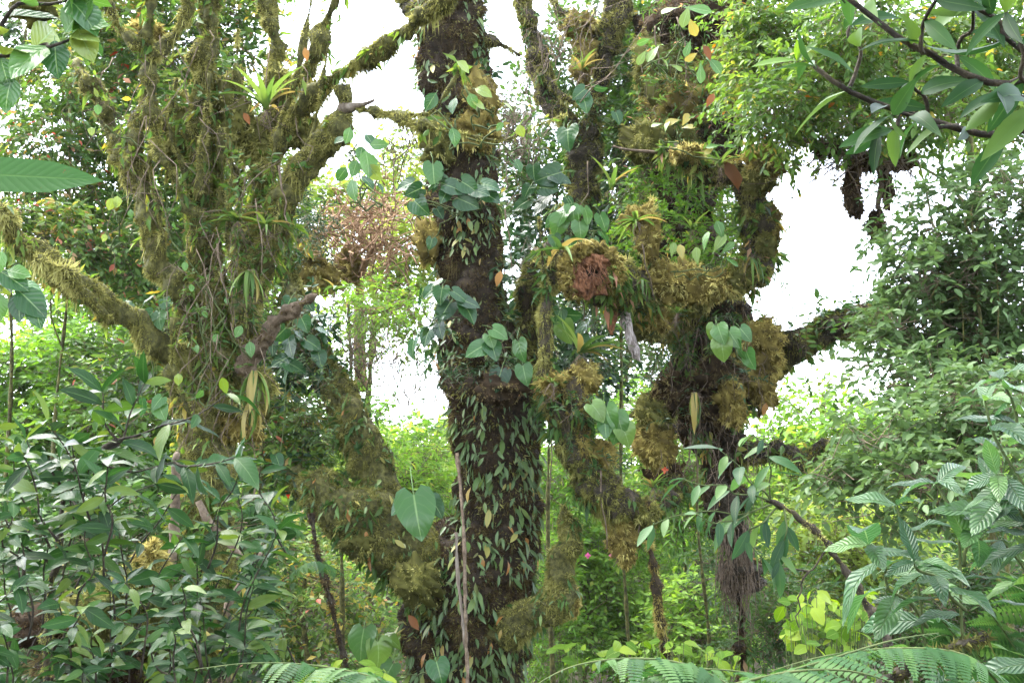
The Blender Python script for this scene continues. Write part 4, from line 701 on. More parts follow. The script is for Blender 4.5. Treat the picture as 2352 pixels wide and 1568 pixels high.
# tall far crowns that close the view high on the left, in the middle and on the right
for k, (x, y, d, cl) in enumerate([(250, 300, 24, [(150, 680, 200, 130), (330, 600, 180, 160), (480, 680, 180, 160), (330, 800, 220, 150), (560, 850, 160, 150), (420, 300, 150, 130, 24, .7), (620, 640, 90, 120), (260, 200, 120, 90, 24, .5), (540, 440, 80, 100, 24, .7)]), (1430, 300, 24, [(1340, 720, 130, 140), (1420, 520, 110, 140), (1560, 300, 140, 160), (1500, 850, 130, 120), (1660, 480, 70, 120), (1480, 130, 90, 100), (1660, 130, 90, 120), (1300, 900, 80, 120)]),
                                  (2250, 500, 22, [(2330, 900, 110, 80), (2200, 960, 180, 120), (2080, 1010, 140, 70), (2250, 180, 150, 110), (2020, 160, 170, 100), (1820, 150, 150, 110)])]):
    bg_tree('tall_tree', ['tall far tree showing between the stems on the left', 'tall far tree showing behind the gnarled tree', 'tall far tree showing through the leaves on the right'][k], 'tree', x, d, (x, y), full([c if len(c) > 4 else (*c, d) for c in cl], d, 1.5, 60 + k), .22, ['leaf_fresh', 'leaf_mid', 'leaf_mid'][k], 290 + k, 14, GT_, cover=1.1, tone=.7, tail=.04)

# unseen forest around the viewer: trees added overhead and behind to shade the foreground
def shade_canopy(label, x, y, h, rad, n, seed):
    t = thing('shade_tree', label, 'tree', (x, y, float(ground_z(x, y))), GT_); r = rng(seed); b = BASE[t]
    tb = Tube([(x, y, b[2] - .3, .22), (x + .2, y, b[2] + h * .5, .17), (x, y, b[2] + h, .1)], 12, .3, .04, 2, seed); obj('trunk', *tb.mesh(), M['bark_olive'], t)
    u = nz(r.normal(size=(n, 3))); p = np.array([x, y, b[2] + h]) + u * r.uniform(.3, 1, (n, 1)) * [rad, rad, rad * .35]
    V, T = place_many(LEAF6, p, nz(u + r.normal(size=(n, 3)) + [0, 0, -.3]), nz(r.normal(size=(n, 3)) * .5 + [0, 0, 1]), r.uniform(.25, .5, n))
    obj('crown', V, T, M['leaf_mid'], t, np.repeat(np.clip(r.normal(.5, .2, n), 0, 1), 6), None, False, 'stuff')
for k, (x, y, h, rad, n) in enumerate([(-3.5, -3, 7.5, 4, 900), (3.6, -3.5, 8, 4, 800), (0, -8, 8, 4.5, 900), (-8, -6, 8, 4, 800), (8, -6, 8, 4, 800)]):
    shade_canopy('unseen tall tree added overhead for shade ' + ['on the left just behind the viewer', 'on the right just behind the viewer', 'straight behind the viewer', 'far left behind the viewer', 'far right behind the viewer'][k], x, y, h, rad, n, 350 + k)

for tr_, c_, rr_, n_ in ((left, (-3.6, 4.2, 8.2), (3.0, 1.7, .8), 1500),):  # out-of-view leaf mass added over the left tree to shade the lower left shrub
    r_ = rng(int(n_ + c_[2] * 10)); u = nz(r_.normal(size=(n_, 3))); p = np.array(c_) + u * r_.uniform(.2, 1, (n_, 1)) * rr_
    V, T = place_many(LEAF6, p, nz(u + r_.normal(size=(n_, 3)) + [0, 0, -.3]), nz(r_.normal(size=(n_, 3)) * .5 + [0, 0, 1]), r_.uniform(.16, .34, n_))
    obj('crown', V, T, M['leaf_mid'], tr_, np.repeat(np.clip(r_.normal(.5, .2, n_), 0, 1), 6), None, False, 'stuff')

# low leafy ground cover
r_ = rng(390); n_ = 26000; yy = 4 + 34 * r_.uniform(0, 1, n_) ** 1.4; xx = r_.uniform(-1, 1, n_) * (2.5 + yy * .62); hh = r_.uniform(0, 1, n_) ** 1.5 * (.25 + .45 * np.clip(Noise(391, .25)(np.stack([xx, yy, 0 * xx], 1)) + .6, 0, 1.4))
p_ = np.stack([xx, yy, ground_z(xx, yy) + hh], 1)
V, T = place_many(LEAF6, p_, nz(r_.normal(size=(n_, 3)) + [0, 0, -.1]), nz(r_.normal(size=(n_, 3)) * .5 + [0, -.2, 1]), r_.uniform(.08, .22, n_) * (.6 + yy / 30))
o = obj('ground_cover', V, T, M['leaf_mid'], None, np.repeat(np.clip(r_.normal(.55, .2, n_), 0, .95), 6), None, False, 'stuff'); o['label'] = 'low leafy ground cover under the trees'; o['category'] = 'undergrowth'

# brown thicket of twigs far left of the central trunk
tw = thing('twiggy_shrub', 'brown leafless twiggy shrub beyond the gap left of the central trunk', 'shrub', P(830, 720, 14)); mb = MB(); r_ = rng(299)
for a in range(330):
    s = P(835 + r_.normal() * 62, 560 + r_.normal() * 55, 14 + r_.normal() * .4); e = s + np.array([r_.normal() * .3, r_.normal() * .3, r_.uniform(-.1, .5)])
    thin(mb, wiggle([s, s * .5 + e * .5, e], .06, r_, 5), .013, .005, 3, 5, r_.uniform(.3, .9))
thin(mb, [P(830, 900, 14), P(824, 720, 14), P(832, 600, 14)], .1, .05, 8, 10); thin(mb, [P(826, 640, 14), P(850, 580, 13.8), P(870, 560, 13.8)], .06, .02, 6, 6); thin(mb, [P(810, 690, 13.8), P(840, 715, 13.7), P(880, 710, 13.7), P(930, 690, 13.7)], .05, .03, 6, 8)
mb.obj('twigs', M['twig_tan'], tw, True, 'stuff')
moss_clump(tw, 800, 610, 14, 26, 40, 'moss_gold', 900, .12, 300, .3); moss_clump(tw, 700, 590, 13.6, 40, 60, 'moss_gold', 1600, .12, 301, .5); moss_clump(tw, 740, 640, 13.6, 40, 34, 'moss_gold', 1200, .12, 302, .55)
mb = MB(); r_ = rng(365); thin(mb, wiggle([P(2230, 240, 8.3), P(2100, 320, 8.3), P(2000, 350, 8.3), P(1900, 345, 8.2), P(1845, 320, 8.2)], .04, r_, 8), .05, .02, 8, 30)
for k in range(170):
    s = P(r_.uniform(1850, 2090), r_.uniform(320, 390), 8.2 + r_.normal() * .15); e = s + np.array([r_.normal() * .22, r_.normal() * .1, r_.uniform(-.38, .15)]); thin(mb, wiggle([s, (s + e) / 2, e], .03, r_, 5), .006, .002, 3, 5)
for x, y in ((1965, 440), (2015, 480), (2040, 420)): thin(mb, wiggle([P(x + 10, 345, 8.2), P(x + 4, y - 40, 8.2), P(x, y, 8.2)], .02, r_, 5), .03, .02, 6, 8)
hmoss = thing('hanging_moss', 'dark shaggy moss hanging in the white gap below the top right tree', 'moss', P(1950, 380, 8.2))
for k, (x, y, rx, ry) in enumerate([(1955, 440, 18, 40), (1966, 478, 13, 22), (2012, 520, 20, 36), (2036, 430, 14, 44), (1990, 375, 30, 14), (1900, 345, 24, 12), (2070, 370, 30, 16)]):
    moss_clump(hmoss, x, y, 8.2, rx, ry, 'moss_brown', 700, .07, 360 + k, .5, 1.2, 'bark_dark')
mb.obj('twigs', M['twig'], hmoss, True, 'stuff')
perched('lacy twigs and leaves fraying into the left side of the right-hand white gap', [(1800, 400, 30, 40, 9.4, .5), (1790, 470, 24, 40, 9.4, .5), (1810, 560, 20, 30, 9.4, .3), (1790, 700, 40, 40, 9.6, .6), (1770, 650, 30, 30, 9.6, .6), (1830, 700, 24, 50, 9.6, .25)], .06, 'leaf_mid', 272, SLIM, cover=.5, tone=.5)
perched('lacy leaves fraying into the right side of the right-hand white gap', [(2000, 620, 50, 60, 7.2, .3), (1990, 700, 50, 40, 7.2, .35), (2040, 520, 40, 60, 7.2, .35), (1960, 880, 60, 40, 7.2, .35), (1930, 850, 40, 40, 7.2, .25), (2080, 430, 60, 50, 7.2, .4), (2180, 350, 60, 30, 7.2, .4)], .07, 'leaf_mid', 273, LEAF6, cover=.4, tone=.6)
perched('lacy twigs and leaves in the white gap at top centre', [(900, 330, 40, 60, 9.5, .35), (940, 280, 30, 50, 9.5, .4), (1150, 260, 40, 50, 9.8, .4), (1190, 320, 40, 60, 9.8, .35), (1170, 180, 30, 50, 9.8, .25), (720, 200, 30, 40, 8, .4), (880, 240, 40, 40, 9.5, .2), (1300, 60, 40, 50, 10, .4)], .06, 'leaf_mid', 274, SLIM, cover=.4, tone=.5)
perched('sparse leaves and twigs in the white gap beside the rising left fork', [(900, 870, 60, 40, 9.8, .25), (850, 880, 40, 50, 9.6, .4), (880, 960, 40, 40, 9.8, .35), (980, 840, 30, 50, 9.0, .4), (990, 960, 30, 60, 8.8, .4)], .06, 'leaf_mid', 275, SLIM, cover=.4, tone=.5)
bt = thing('bare_twigs', 'fine bare twigs crossing the white sky gaps either side of the central trunk head', 'twigs', P(1150, 420, 9.9)); r_ = rng(278); mb = MB()
for (x, y, rx, ry, n_) in ((930, 330, 60, 90, 34), (1160, 280, 45, 110, 40), (1195, 330, 40, 90, 26), (890, 830, 90, 60, 34), (950, 900, 60, 70, 26), (800, 840, 60, 60, 22), (1300, 110, 60, 70, 26), (720, 170, 40, 70, 18)):
    for a in range(n_):
        s = P(x + r_.normal() * rx * .6, y + abs(r_.normal()) * ry * .6, 9.7 + r_.normal() * .3); e = s + np.array([r_.normal() * .22, r_.normal() * .15, r_.uniform(.1, .75)])
        q = wiggle([s, (s + e) / 2, e], .035, r_, 6); thin(mb, q, .006, .002, 3, 7); f = q[3]; thin(mb, wiggle([f, f + [r_.normal() * .12, 0, .1], f + [r_.normal() * .22, 0, .24]], .01, r_, 4), .004, .0015, 3, 4)
mb.obj('twigs', M['twig'], bt, True, 'stuff')
vt = thing('vine_tangle', 'tangle of thin vines and rootlets over the stems of the many-stemmed tree', 'vines', P(500, 900, 6.6)); r_ = rng(276); mb = MB()
for a in range(100):
    x, y = r_.uniform(250, 700), r_.uniform(60, 950); x = x if y < 450 else 500 + (x - 480) * .45
    s = P(x, y, r_.uniform(6.3, 6.9)); ln_ = r_.uniform(.15, .75); e = s + [r_.normal() * .12, r_.normal() * .08, -ln_]
    thin(mb, wiggle([s, s * .5 + e * .5 + r_.normal(size=3) * .1, e], .03, r_, 6), .004, .002, 3, 6, r_.uniform(.2, .9))
mb.obj('vines', M['twig'], vt, True, 'stuff')
#@@FG
# ------------------------------------------------------------------ heart-leaved climbers
def hearts(label, anchor, lst, seed, lv='heart', group=None):
    """lst: x, y, leaf length px, distance, tip angle in the picture (deg, 0 = down), variant"""
    r = rng(seed); t = thing('climbing_plant', label, 'climber', P(*anchor), group); mb = MB(); prev = P(*anchor)
    for (x, y, s, d, an, *v) in lst:
        a = R(an); dirv = nz(np.array([math.sin(a), r.uniform(-.45, .05), -math.cos(a)])); nn = nz(nz(CAM - P(x, y, d)) * .8 + np.array([0, 0, .6]) + r.normal(size=3) * .42)
        m = LV[lv]; k = v[0] if v else r.integers(len(m)); L = s * d / F * (.86 if s < 100 else 1) * r.uniform(.85, 1.1); p = P(x, y, d) - dirv * L * .45
        put_leaf(t, m[k], p, dirv, nn, L)
        q = p + np.array([r.normal() * .02, .10, -.10]); thin(mb, wiggle([prev, (prev + q) / 2 + [0, .05, 0], q], .02, r, 5), .006, .005, 4, 6); prev = q
    mb.obj('stem', M['twig_green'], t); return t
hearts('cluster of dark heart leaves on the central trunk at the bare shoulder', (1060, 440, 8.5), [(996, 402, 62, 8.2, 5, 3), (1048, 432, 60, 8.2, 70, 1), (1080, 428, 56, 8.2, 60, 2), (1105, 440, 50, 8.2, 75, 1), (950, 440, 60, 8.3, -60, 0), (965, 475, 60, 8.3, 40, 2), (1020, 452, 46, 8.2, -20, 1), (1075, 465, 60, 8.2, 65, 1), (930, 425, 50, 8.4, -70, 1), (1130, 452, 60, 8.3, 60, 1), (1130, 425, 54, 8.3, 80, 2), (1010, 490, 40, 8.3, 30, 0), (990, 560, 34, 8.4, -10, 1)], 401)
hearts('dusky heart leaves on the left of the central trunk below the moss bulge', (1050, 660, 8.5), [(1012, 678, 46, 8.2, -10, 2), (1060, 680, 54, 8.15, 60, 1), (1080, 695, 54, 8.15, 70, 0), (1020, 715, 62, 8.2, -30, 0), (1080, 718, 64, 8.15, 35, 1), (985, 670, 50, 8.3, -50, 2), (962, 690, 52, 8.4, -20, 1), (1010, 760, 50, 8.3, 10, 0), (978, 775, 52, 8.4, -20, 1), (945, 800, 66, 8.5, -15, 2), (1000, 650, 40, 8.3, -70, 2)], 402)
hearts('green heart leaves on the central trunk above the swelling', (1160, 780, 8.4), [(1092, 803, 64, 8.0, -60, 3), (1135, 805, 58, 8.0, 25, 2), (1195, 808, 62, 8.0, 10, 3), (1150, 765, 52, 8.0, 60, 4), (1205, 862, 66, 8.0, 10, 3), (1145, 872, 66, 8.0, -15, 0), (1128, 782, 40, 8.0, 20, 4)], 403)
hearts('fresh heart leaves in a tight bunch above the rotten orange stub', (1340, 560, 9.0), [(1290, 495, 66, 8.7, -35, 4), (1318, 492, 56, 8.7, 10, 4), (1350, 496, 60, 8.6, 20, 4), (1333, 530, 58, 8.6, 5, 4), (1386, 512, 54, 8.7, 20, 3), (1282, 520, 60, 8.7, -15, 4), (1390, 545, 44, 8.7, 30, 3), (1365, 560, 40, 8.7, 5, 3), (1310, 560, 44, 8.7, -5, 3), (1275, 555, 40, 8.7, 10, 2), (1265, 510, 44, 8.8, -50, 3)], 404)
hearts('large dark leaves beneath the forked stem', (1260, 450, 9.6), [(1255, 405, 72, 9.2, -75, 1), (1240, 470, 62, 9.3, -40, 0), (1290, 410, 56, 9.2, 70, 0), (1262, 432, 60, 9.2, 80, 1), (1210, 440, 50, 9.3, -30, 1), (1190, 380, 46, 9.3, 25, 3), (1225, 395, 44, 9.3, 0, 1), (1195, 470, 46, 9.3, -60, 1), (1310, 470, 46, 9.2, 30, 1)], 405)
hearts('single shining heart leaf at the crotch of the forked stem with a few by it', (1330, 330, 9.8), [(1303, 316, 62, 9.3, -5, 2), (1345, 238, 50, 9.6, 15, 2), (1330, 215, 46, 9.6, -50, 1), (1420, 270, 44, 9.7, 20, 1), (1380, 205, 40, 9.7, 60, 2)], 406)
hearts('pale heart leaves hanging before the dark heart of the gnarled tree', (1650, 770, 8.6), [(1655, 768, 64, 8.2, 10, 4), (1686, 778, 58, 8.2, 25, 4), (1640, 765, 44, 8.25, -10, 5), (1660, 805, 58, 8.2, 5, 5), (1700, 808, 60, 8.2, 15, 3), (1722, 828, 62, 8.2, 12, 3), (1712, 768, 50, 8.3, 30, 3)], 407)
hearts('yellowing and dark heart leaves left of the bare snags', (1310, 740, 8.8), [(1300, 765, 64, 8.4, 15, 5), (1330, 765, 62, 8.45, -35, 2), (1318, 725, 50, 8.5, 75, 2), (1280, 730, 46, 8.5, -20, 2), (1345, 790, 44, 8.5, 40, 2)], 408)
hearts('folded bright green leaves drooping from the crooked bough', (1390, 960, 8.2), [(1375, 945, 66, 7.9, 40, 5), (1400, 962, 72, 7.9, 15, 4), (1425, 975, 76, 7.9, 20, 4), (1440, 1000, 70, 7.9, 25, 5), (1415, 1000, 56, 7.9, -10, 4), (1390, 985, 56, 7.9, 0, 3)], 409)
hearts('huge veined arrow-shaped leaf in the fork of the central trunk', (1000, 1210, 8.2), [(957, 1185, 116, 8.0, 10, 3), (912, 1165, 50, 8.2, -60, 2), (1005, 1165, 60, 8.3, 40, 1)], 410)
hearts('bright broad leaves hanging low behind the leaning pole', (860, 1500, 8.6), [(828, 1480, 84, 8.5, -8, 4), (872, 1505, 82, 8.5, 10, 5), (905, 1470, 56, 8.6, 70, 5), (890, 1545, 66, 8.5, -30, 4), (1010, 1545, 70, 7.6, 20, 2)], 411)
hearts('dark leaves at the top of the rising left fork', (690, 800, 8.9), [(640, 770, 50, 8.6, -40, 1), (690, 770, 50, 8.6, 50, 0), (665, 800, 56, 8.6, 10, 0), (720, 790, 56, 8.6, 60, 1), (735, 825, 56, 8.6, 20, 1), (640, 830, 50, 8.6, -60, 0), (680, 840, 60, 8.6, 70, 1), (700, 745, 44, 8.6, 30, 2), (745, 760, 44, 8.6, 70, 1), (655, 860, 50, 8.6, -20, 1), (625, 800, 44, 8.6, 0, 0), (710, 700, 44, 8.7, 40, 0), (660, 700, 44, 8.7, -20, 1), (645, 1095, 60, 8.4, 75, 0), (640, 1060, 44, 8.5, 30, 1)], 412)
hearts('round climbing leaves between the lower stems of the many-stemmed tree', (370, 740, 6.8), [(365, 735, 52, 6.5, 10, 3), (340, 728, 46, 6.5, -40, 2), (335, 690, 40, 6.5, -60, 2), (380, 700, 36, 6.5, 20, 2), (300, 700, 40, 6.6, 60, 1), (350, 770, 36, 6.5, 50, 1), (330, 935, 54, 6.2, 20, 2), (370, 945, 54, 6.2, 30, 4), (360, 925, 44, 6.2, -30, 3)], 413, 'heart')
hearts('little round leaves trailing down the base of the many-stemmed tree', (470, 740, 6.5), [(452, 800, 26, 6.3, 0, 4), (440, 660, 26, 6.3, 20, 4), (470, 720, 24, 6.3, 40, 4), (495, 775, 24, 6.3, -30, 4), (425, 610, 26, 6.3, 10, 4), (520, 690, 22, 6.3, 20, 3), (410, 870, 30, 6.2, 10, 5), (460, 905, 30, 6.2, -30, 4), (548, 760, 34, 6.3, -20, 4), (575, 800, 44, 6.3, 10, 3), (400, 520, 24, 6.4, 10, 4), (345, 310, 28, 6.5, 0, 4), (225, 250, 34, 6.4, 10, 4), (210, 300, 30, 6.4, 15, 5)], 414, 'round')
hearts('dry leaf pair and pale leaves dangling among the far left foliage', (260, 440, 6.4), [(255, 468, 34, 6.2, -10, 5), (270, 462, 36, 6.2, 10, 5), (240, 545, 28, 6.4, 5, 5), (300, 490, 30, 6.4, 10, 4)], 415, 'round')
# trailing twig with round leaves in front of the white gap
hearts('hanging twig of holed round leaves against the white gap', (820, 330, 5.9), [(780, 320, 40, 5.7, -60, 1), (800, 310, 46, 5.7, -10, 3), (850, 320, 44, 5.7, 40, 1), (868, 332, 60, 5.6, 85, 3), (846, 372, 76, 5.6, 15, 4), (815, 385, 60, 5.6, -10, 3), (810, 435, 74, 5.5, 8, 3), (858, 395, 52, 5.6, 35, 5), (785, 400, 52, 5.6, -35, 2), (845, 415, 60, 5.6, 50, 1), (875, 430, 40, 5.6, 40, 1), (830, 350, 44, 5.7, 0, 2)], 416, 'round')
hearts('yellow-green leaves on the thin bare twig crossing the central trunk head', (1130, 260, 5.8), [(1065, 150, 46, 5.7, 60, 5), (1110, 208, 52, 5.7, 70, 5), (1085, 230, 46, 5.7, 20, 4), (1100, 238, 44, 5.7, 75, 5), (1165, 240, 40, 5.8, 70, 5), (1045, 312, 56, 5.8, 20, 2), (1040, 240, 50, 5.9, -20, 1), (990, 232, 60, 6.0, -30, 1), (1148, 290, 34, 5.8, -40, 4), (1195, 300, 40, 5.8, 20, 5)], 417, 'round')
hearts('thick paddle leaves on the pinkish twig before the top of the gnarled tree', (1560, 100, 7.9), [(1600, 20, 70, 7.6, 75, 3), (1575, 35, 60, 7.6, -20, 4), (1540, 20, 60, 7.6, -70, 4), (1580, 110, 50, 7.7, -20, 3), (1610, 165, 60, 7.6, 0, 3), (1640, 145, 60, 7.6, 40, 2), (1590, 130, 44, 7.7, -50, 5), (1500, 120, 54, 7.7, -40, 4), (1530, 145, 50, 7.7, 30, 4), (1480, 95, 50, 7.7, -60, 3), (1555, 155, 40, 7.7, 70, 4), (1590, 60, 50, 7.7, 20, 5), (1475, 130, 44, 7.7, -30, 4)], 418, 'obov')
hearts('paddle leaves above the golden moss elbow of the gnarled tree', (1640, 590, 8.8), [(1620, 555, 60, 8.5, 170, 3), (1650, 560, 56, 8.5, 150, 4), (1600, 590, 50, 8.5, 190, 4), (1565, 580, 46, 8.5, 190, 5), (1545, 575, 46, 8.5, 170, 4), (1670, 570, 50, 8.5, 130, 3), (1655, 530, 54, 8.5, 200, 2), (1680, 600, 44, 8.5, 60, 3), (1615, 610, 36, 8.5, 20, 3)], 419, 'obov')
hearts('upright yellow-green shoots on the mossy knob beside the bare twig', (1560, 330, 8.8), [(1545, 278, 42, 8.5, -80, 5), (1575, 275, 40, 8.5, 150, 5), (1580, 290, 36, 8.5, 100, 5), (1510, 285, 40, 8.5, -80, 4), (1530, 290, 34, 8.5, 170, 4), (1640, 335, 44, 8.5, -80, 3), (1670, 335, 40, 8.5, 80, 3), (1630, 345, 36, 8.5, -60, 5)], 420, 'obov')

# ------------------------------------------------------------------ bromeliads and strap-leaved tufts
BG_ = 'strap-leaved epiphytes'
for k, (lb, x, y, d, L, n, up, lean) in enumerate([
    ('bright green bromeliad fan on the upper stems left of the white gap', 612, 255, 6.3, .34, 12, 2.2, (-.25, 0, .4)),
    ('yellow-green bromeliad beside the brown leaf above the golden elbow', 1655, 385, 8.8, .26, 11, 2., (0, 0, .5)),
    ('spiky bromeliad with pale dead roots near the fresh heart leaves', 1462, 510, 8.5, .26, 16, .5, (-.3, 0, 0)),
    ('slender bromeliad pointing up right beneath the bare snags', 1330, 815, 8.2, .42, 11, 1., (.6, 0, .3)),
    ('reddish bromeliad on the crooked bough near the red flower', 1500, 1120, 8.3, .2, 14, 1.2, (0, 0, .4)),
    ('long strappy leaves hanging beside the rotten orange stub', 1290, 575, 8.4, .42, 8, .3, (-.2, 0, .1)),
    ('small bromeliad tuft on the green shoulder behind the moss cushions', 1590, 530, 9.0, .24, 14, 1.2, (0, 0, .3)),
    ('two broad blades rising left of the green shoulder', 1405, 440, 9.0, .36, 7, 2.6, (.2, 0, .8)),
    ('tuft of long leaves on the crown of the many-stemmed tree base', 545, 510, 6.5, .26, 18, .6, (0, 0, 0)),
    ('arching grassy leaves on the shoulder of the many-stemmed tree', 610, 520, 6.4, .22, 14, .7, (.2, 0, 0)),
    ('drooping pale grassy leaves left of the bare broken stub', 570, 620, 6.4, .22, 18, .1, (0, 0, -.9)),
    ('long hanging yellowing blades below the bare broken stub', 585, 850, 6.4, .28, 14, .1, (.1, 0, -1.1)),
    ('hanging blades with tan tips over the shadowy leaves', 580, 920, 6.4, .24, 10, .1, (0, 0, -1.4)),
    ('tuft of leaves under the moss of the gnarled tree', 1475, 640, 8.6, .2, 10, .2, (0, 0, -1.)),
    ('little green star tuft in the dark under the golden cushions', 1555, 720, 8.7, .14, 9, 1.2, (0, 0, .2)),
    ('thin hanging blades in the dark of the gnarled tree', 1595, 900, 8.6, .34, 8, .1, (0, 0, -2.)),
    ('bromeliad at the base of the hanging moss stem', 1265, 880, 8.0, .14, 12, .9, (0, 0, .2)),
    ('pale tuft sticking out on the right of the rising left fork', 770, 670, 8.8, .26, 12, .8, (.4, 0, .2)),
    ('grassy clump at the foot of the shrub by the left fern', 520, 1540, 6.0, .5, 10, 2., (0, 0, .3)),
    ('spray of narrow leaves on the moss high on the forked stem', 1335, 165, 10.4, .3, 12, 1.5, (0, 0, .5)),
    ('limp grey-green blades near the elbow of the gnarled tree', 1725, 590, 8.9, .24, 8, .1, (.2, 0, -1.))]):
    bromeliad(lb, x, y, d, L, n, 430 + k, up, lean, group=BG_)
t = thing('dead_leaf', 'big brown dead leaf standing behind the yellow-green bromeliad', 'leaf', P(1690, 430, 8.7)); put_leaf(t, LV['rust'][0], P(1695, 435, 8.7), nz([-.25, 0, 1]), nz([.3, -1, .2]), .34)
r_ = rng(470)
for k, (x, y, d, s) in enumerate([(1615, 105, 7.6, .14), (1640, 215, 7.7, .13), (700, 110, 6.3, .1), (1695, 955, 8.8, .0), (1640, 180, 7.8, 0), (1150, 622, 8.05, .14), (938, 1412, 7.9, .15), (560, 260, 6.3, .09), (1760, 925, 9.2, .13), (1100, 215, 6, .0)]):
    if s: t = thing('dead_leaf', ['rusty leaf among the paddle leaves at the top', 'rusty leaf just below the paddle leaves', 'small dry leaf by the thin upper stem in front of the white gap', '', '', 'orange leaf on the bare patch of the central trunk', 'rusty leaf on the trunk foot under the olive cushion', 'dry orange leaf by the bright bromeliad fan', 'orange leaf hanging right of the orange-brown moss mass', ''][k], 'leaf', P(x, y, d), 'withered orange leaves'); put_leaf(t, LV['rust'][k % 3], P(x, y, d), nz([r_.normal() * .4, -.3, -1]), nz([0, -1, .4]), s)
t = thing('flower', 'orange-red bract flower at the hanging crooked bough', 'flower', P(1525, 1075, 8.2))
for a in range(4):
    V_, T_, uv_ = grid_leaf(.3, ELL, 5, .3, .2, 0, .1, 3, 0, 0, 0, a); put_leaf(t, mesh_np('petal', V_, T_, M['red'], np.full(len(V_), .3 + .2 * a), uv_), P(1527, 1080, 8.2), nz([math.cos(a * 1.5), -.4, math.sin(a * 1.5) + .3]), [0, -1, .3], .034, 'petal')
for k, (x, y) in enumerate([(1437, 1237), (1648, 1250), (1405, 1275), (1350, 1275)]):
    t = thing('flower', 'tiny pink flower in the bright undergrowth below the moss balls', 'flower', P(x, y, 11), 'tiny pink flowers')
    for a in range(4):
        V_, T_, uv_ = grid_leaf(.35, ELL, 4, .3, .2); put_leaf(t, mesh_np('petal', V_, T_, M['pink'], np.full(len(V_), .5), uv_), P(x, y, 11), nz([math.cos(a * 1.57), -.5, math.sin(a * 1.57)]), [0, -1, .2], .04, 'petal')

# ------------------------------------------------------------------ foreground: shrub in the lower left
def px(*q): return [P(*a) for a in q]
def shrub(label, stems, seed, L, lv='shrub', group='shrubs in front', n=6, stem='bark_dark', **k):
    t = thing('leafy_shrub', label, 'shrub', foot(*stems[0][0])); r = rng(seed)
    for a, st in enumerate(stems): leafy_branch(t, px(*st), LV[lv], L * r.uniform(.8, 1.15), n, seed * 50 + a, stem=stem, **{'r0': .005, 'r1': .002, 'jit': .5, **k})
    return t
main_stem = [(105, 1700, 4.3), (112, 1390, 4.3), (135, 1270, 4.3), (150, 1130, 4.3), (205, 1060, 4.3), (270, 1010, 4.3), (300, 945, 4.3), (332, 880, 4.3)]
sh1 = shrub('tall shrub on a mossy crooked stem in the lower left, leaves fanned at its tip', [main_stem[4:], [(270, 1010, 4.3), (370, 980, 4.25), (440, 950, 4.2), (520, 905, 4.2)], [(205, 1060, 4.3), (300, 1080, 4.2), (400, 1060, 4.1)], [(150, 1130, 4.3), (100, 1080, 4.2), (60, 1010, 4.1)],
    [(150, 1130, 4.3), (200, 1180, 4.1), (300, 1140, 4.0), (360, 1110, 4.0)], [(270, 1010, 4.3), (240, 960, 4.3), (235, 900, 4.3)], [(120, 1300, 4.3), (60, 1260, 4.1), (10, 1190, 4.0)], [(400, 1060, 4.1), (470, 1070, 4.0), (540, 1050, 4.0)]], 501, .17, n=6, r0=.007)
tb = Tube([np.append(P(*q), .016 - .0012 * k) for k, q in enumerate(main_stem[:6])], 10, .03, .01, 8, 3); mo = obj('stem', *tb.mesh(), M['bark_dark'], sh1); moss_on(tb, mo, M['moss_green'], 16000, .018, .004, .9, .5, 505)
def rnd_stems(r, x0, x1, y0, y1, d0, d1, n, reach=150, lean=0):
    out = []
    for a in range(n):
        x, y, d = r.uniform(x0, x1), r.uniform(y0, y1), r.uniform(d0, d1); bx = x + r.normal() * 60 + lean
        out.append([(bx, y + reach * r.uniform(1.1, 1.7), d + .15), ((x + bx) / 2 + r.normal() * 15, y + reach * .6, d + .1), (x, y, d)])
    return out
shrub('shrub crowding the left edge, dull green long leaves above the mossy hump', rnd_stems(rng(511), -40, 260, 960, 1300, 3.6, 4.6, 22, 150), 511, .135, n=10)
shrub('shrub with glossy sky-lit leaves reaching right towards the leaning pole', rnd_stems(rng(512), 330, 680, 1060, 1380, 4.0, 5.0, 23, 150, -60), 512, .145, n=10)
shrub('low dim shrub along the bottom left corner', rnd_stems(rng(513), -40, 420, 1330, 1540, 3.2, 3.9, 20, 130), 513, .12, n=10)
shrub('shrub leaves above the left fern, bluish with sky shine', rnd_stems(rng(514), 380, 680, 1330, 1500, 4.2, 5.2, 16, 130, -80), 514, .14, n=9)
mo = thing('mossy_hump', 'shaggy yellow-green mossy stump half hidden in the lower left shrub', 'stump', foot(300, 1500, 4.9))
for k, (x, y, rx, ry, mt, tn) in enumerate([(290, 1380, 80, 50, 'moss_green', .55), (330, 1450, 70, 70, 'moss_olive', .5), (230, 1430, 80, 60, 'moss_olive', .4), (320, 1340, 50, 40, 'moss_green', .6), (120, 1440, 90, 40, 'moss_brown', .4), (240, 1530, 120, 60, 'moss_brown', .5), (340, 1550, 60, 60, 'moss_olive', .45), (345, 1300, 26, 50, 'moss_gold', .5)]):
    moss_clump(mo, x, y, 4.9, rx, ry, mt, 2200, .06, 520 + k, tn, .9, 'bark_brown', wd=.005)
thick = tube_px([(395, 1560, 5.6, 9), (392, 1400, 5.6, 9), (398, 1250, 5.6, 10), (402, 1150, 5.6, 11), (405, 1040, 5.6, 10)], segs=10, step=.04, lump=.008, freq=7, seed=9); o = obj('trunk', *thick.mesh(), M['twig']); o['label'] = 'slim reddish brown trunk standing behind the lower left shrub'; o['category'] = 'tree'
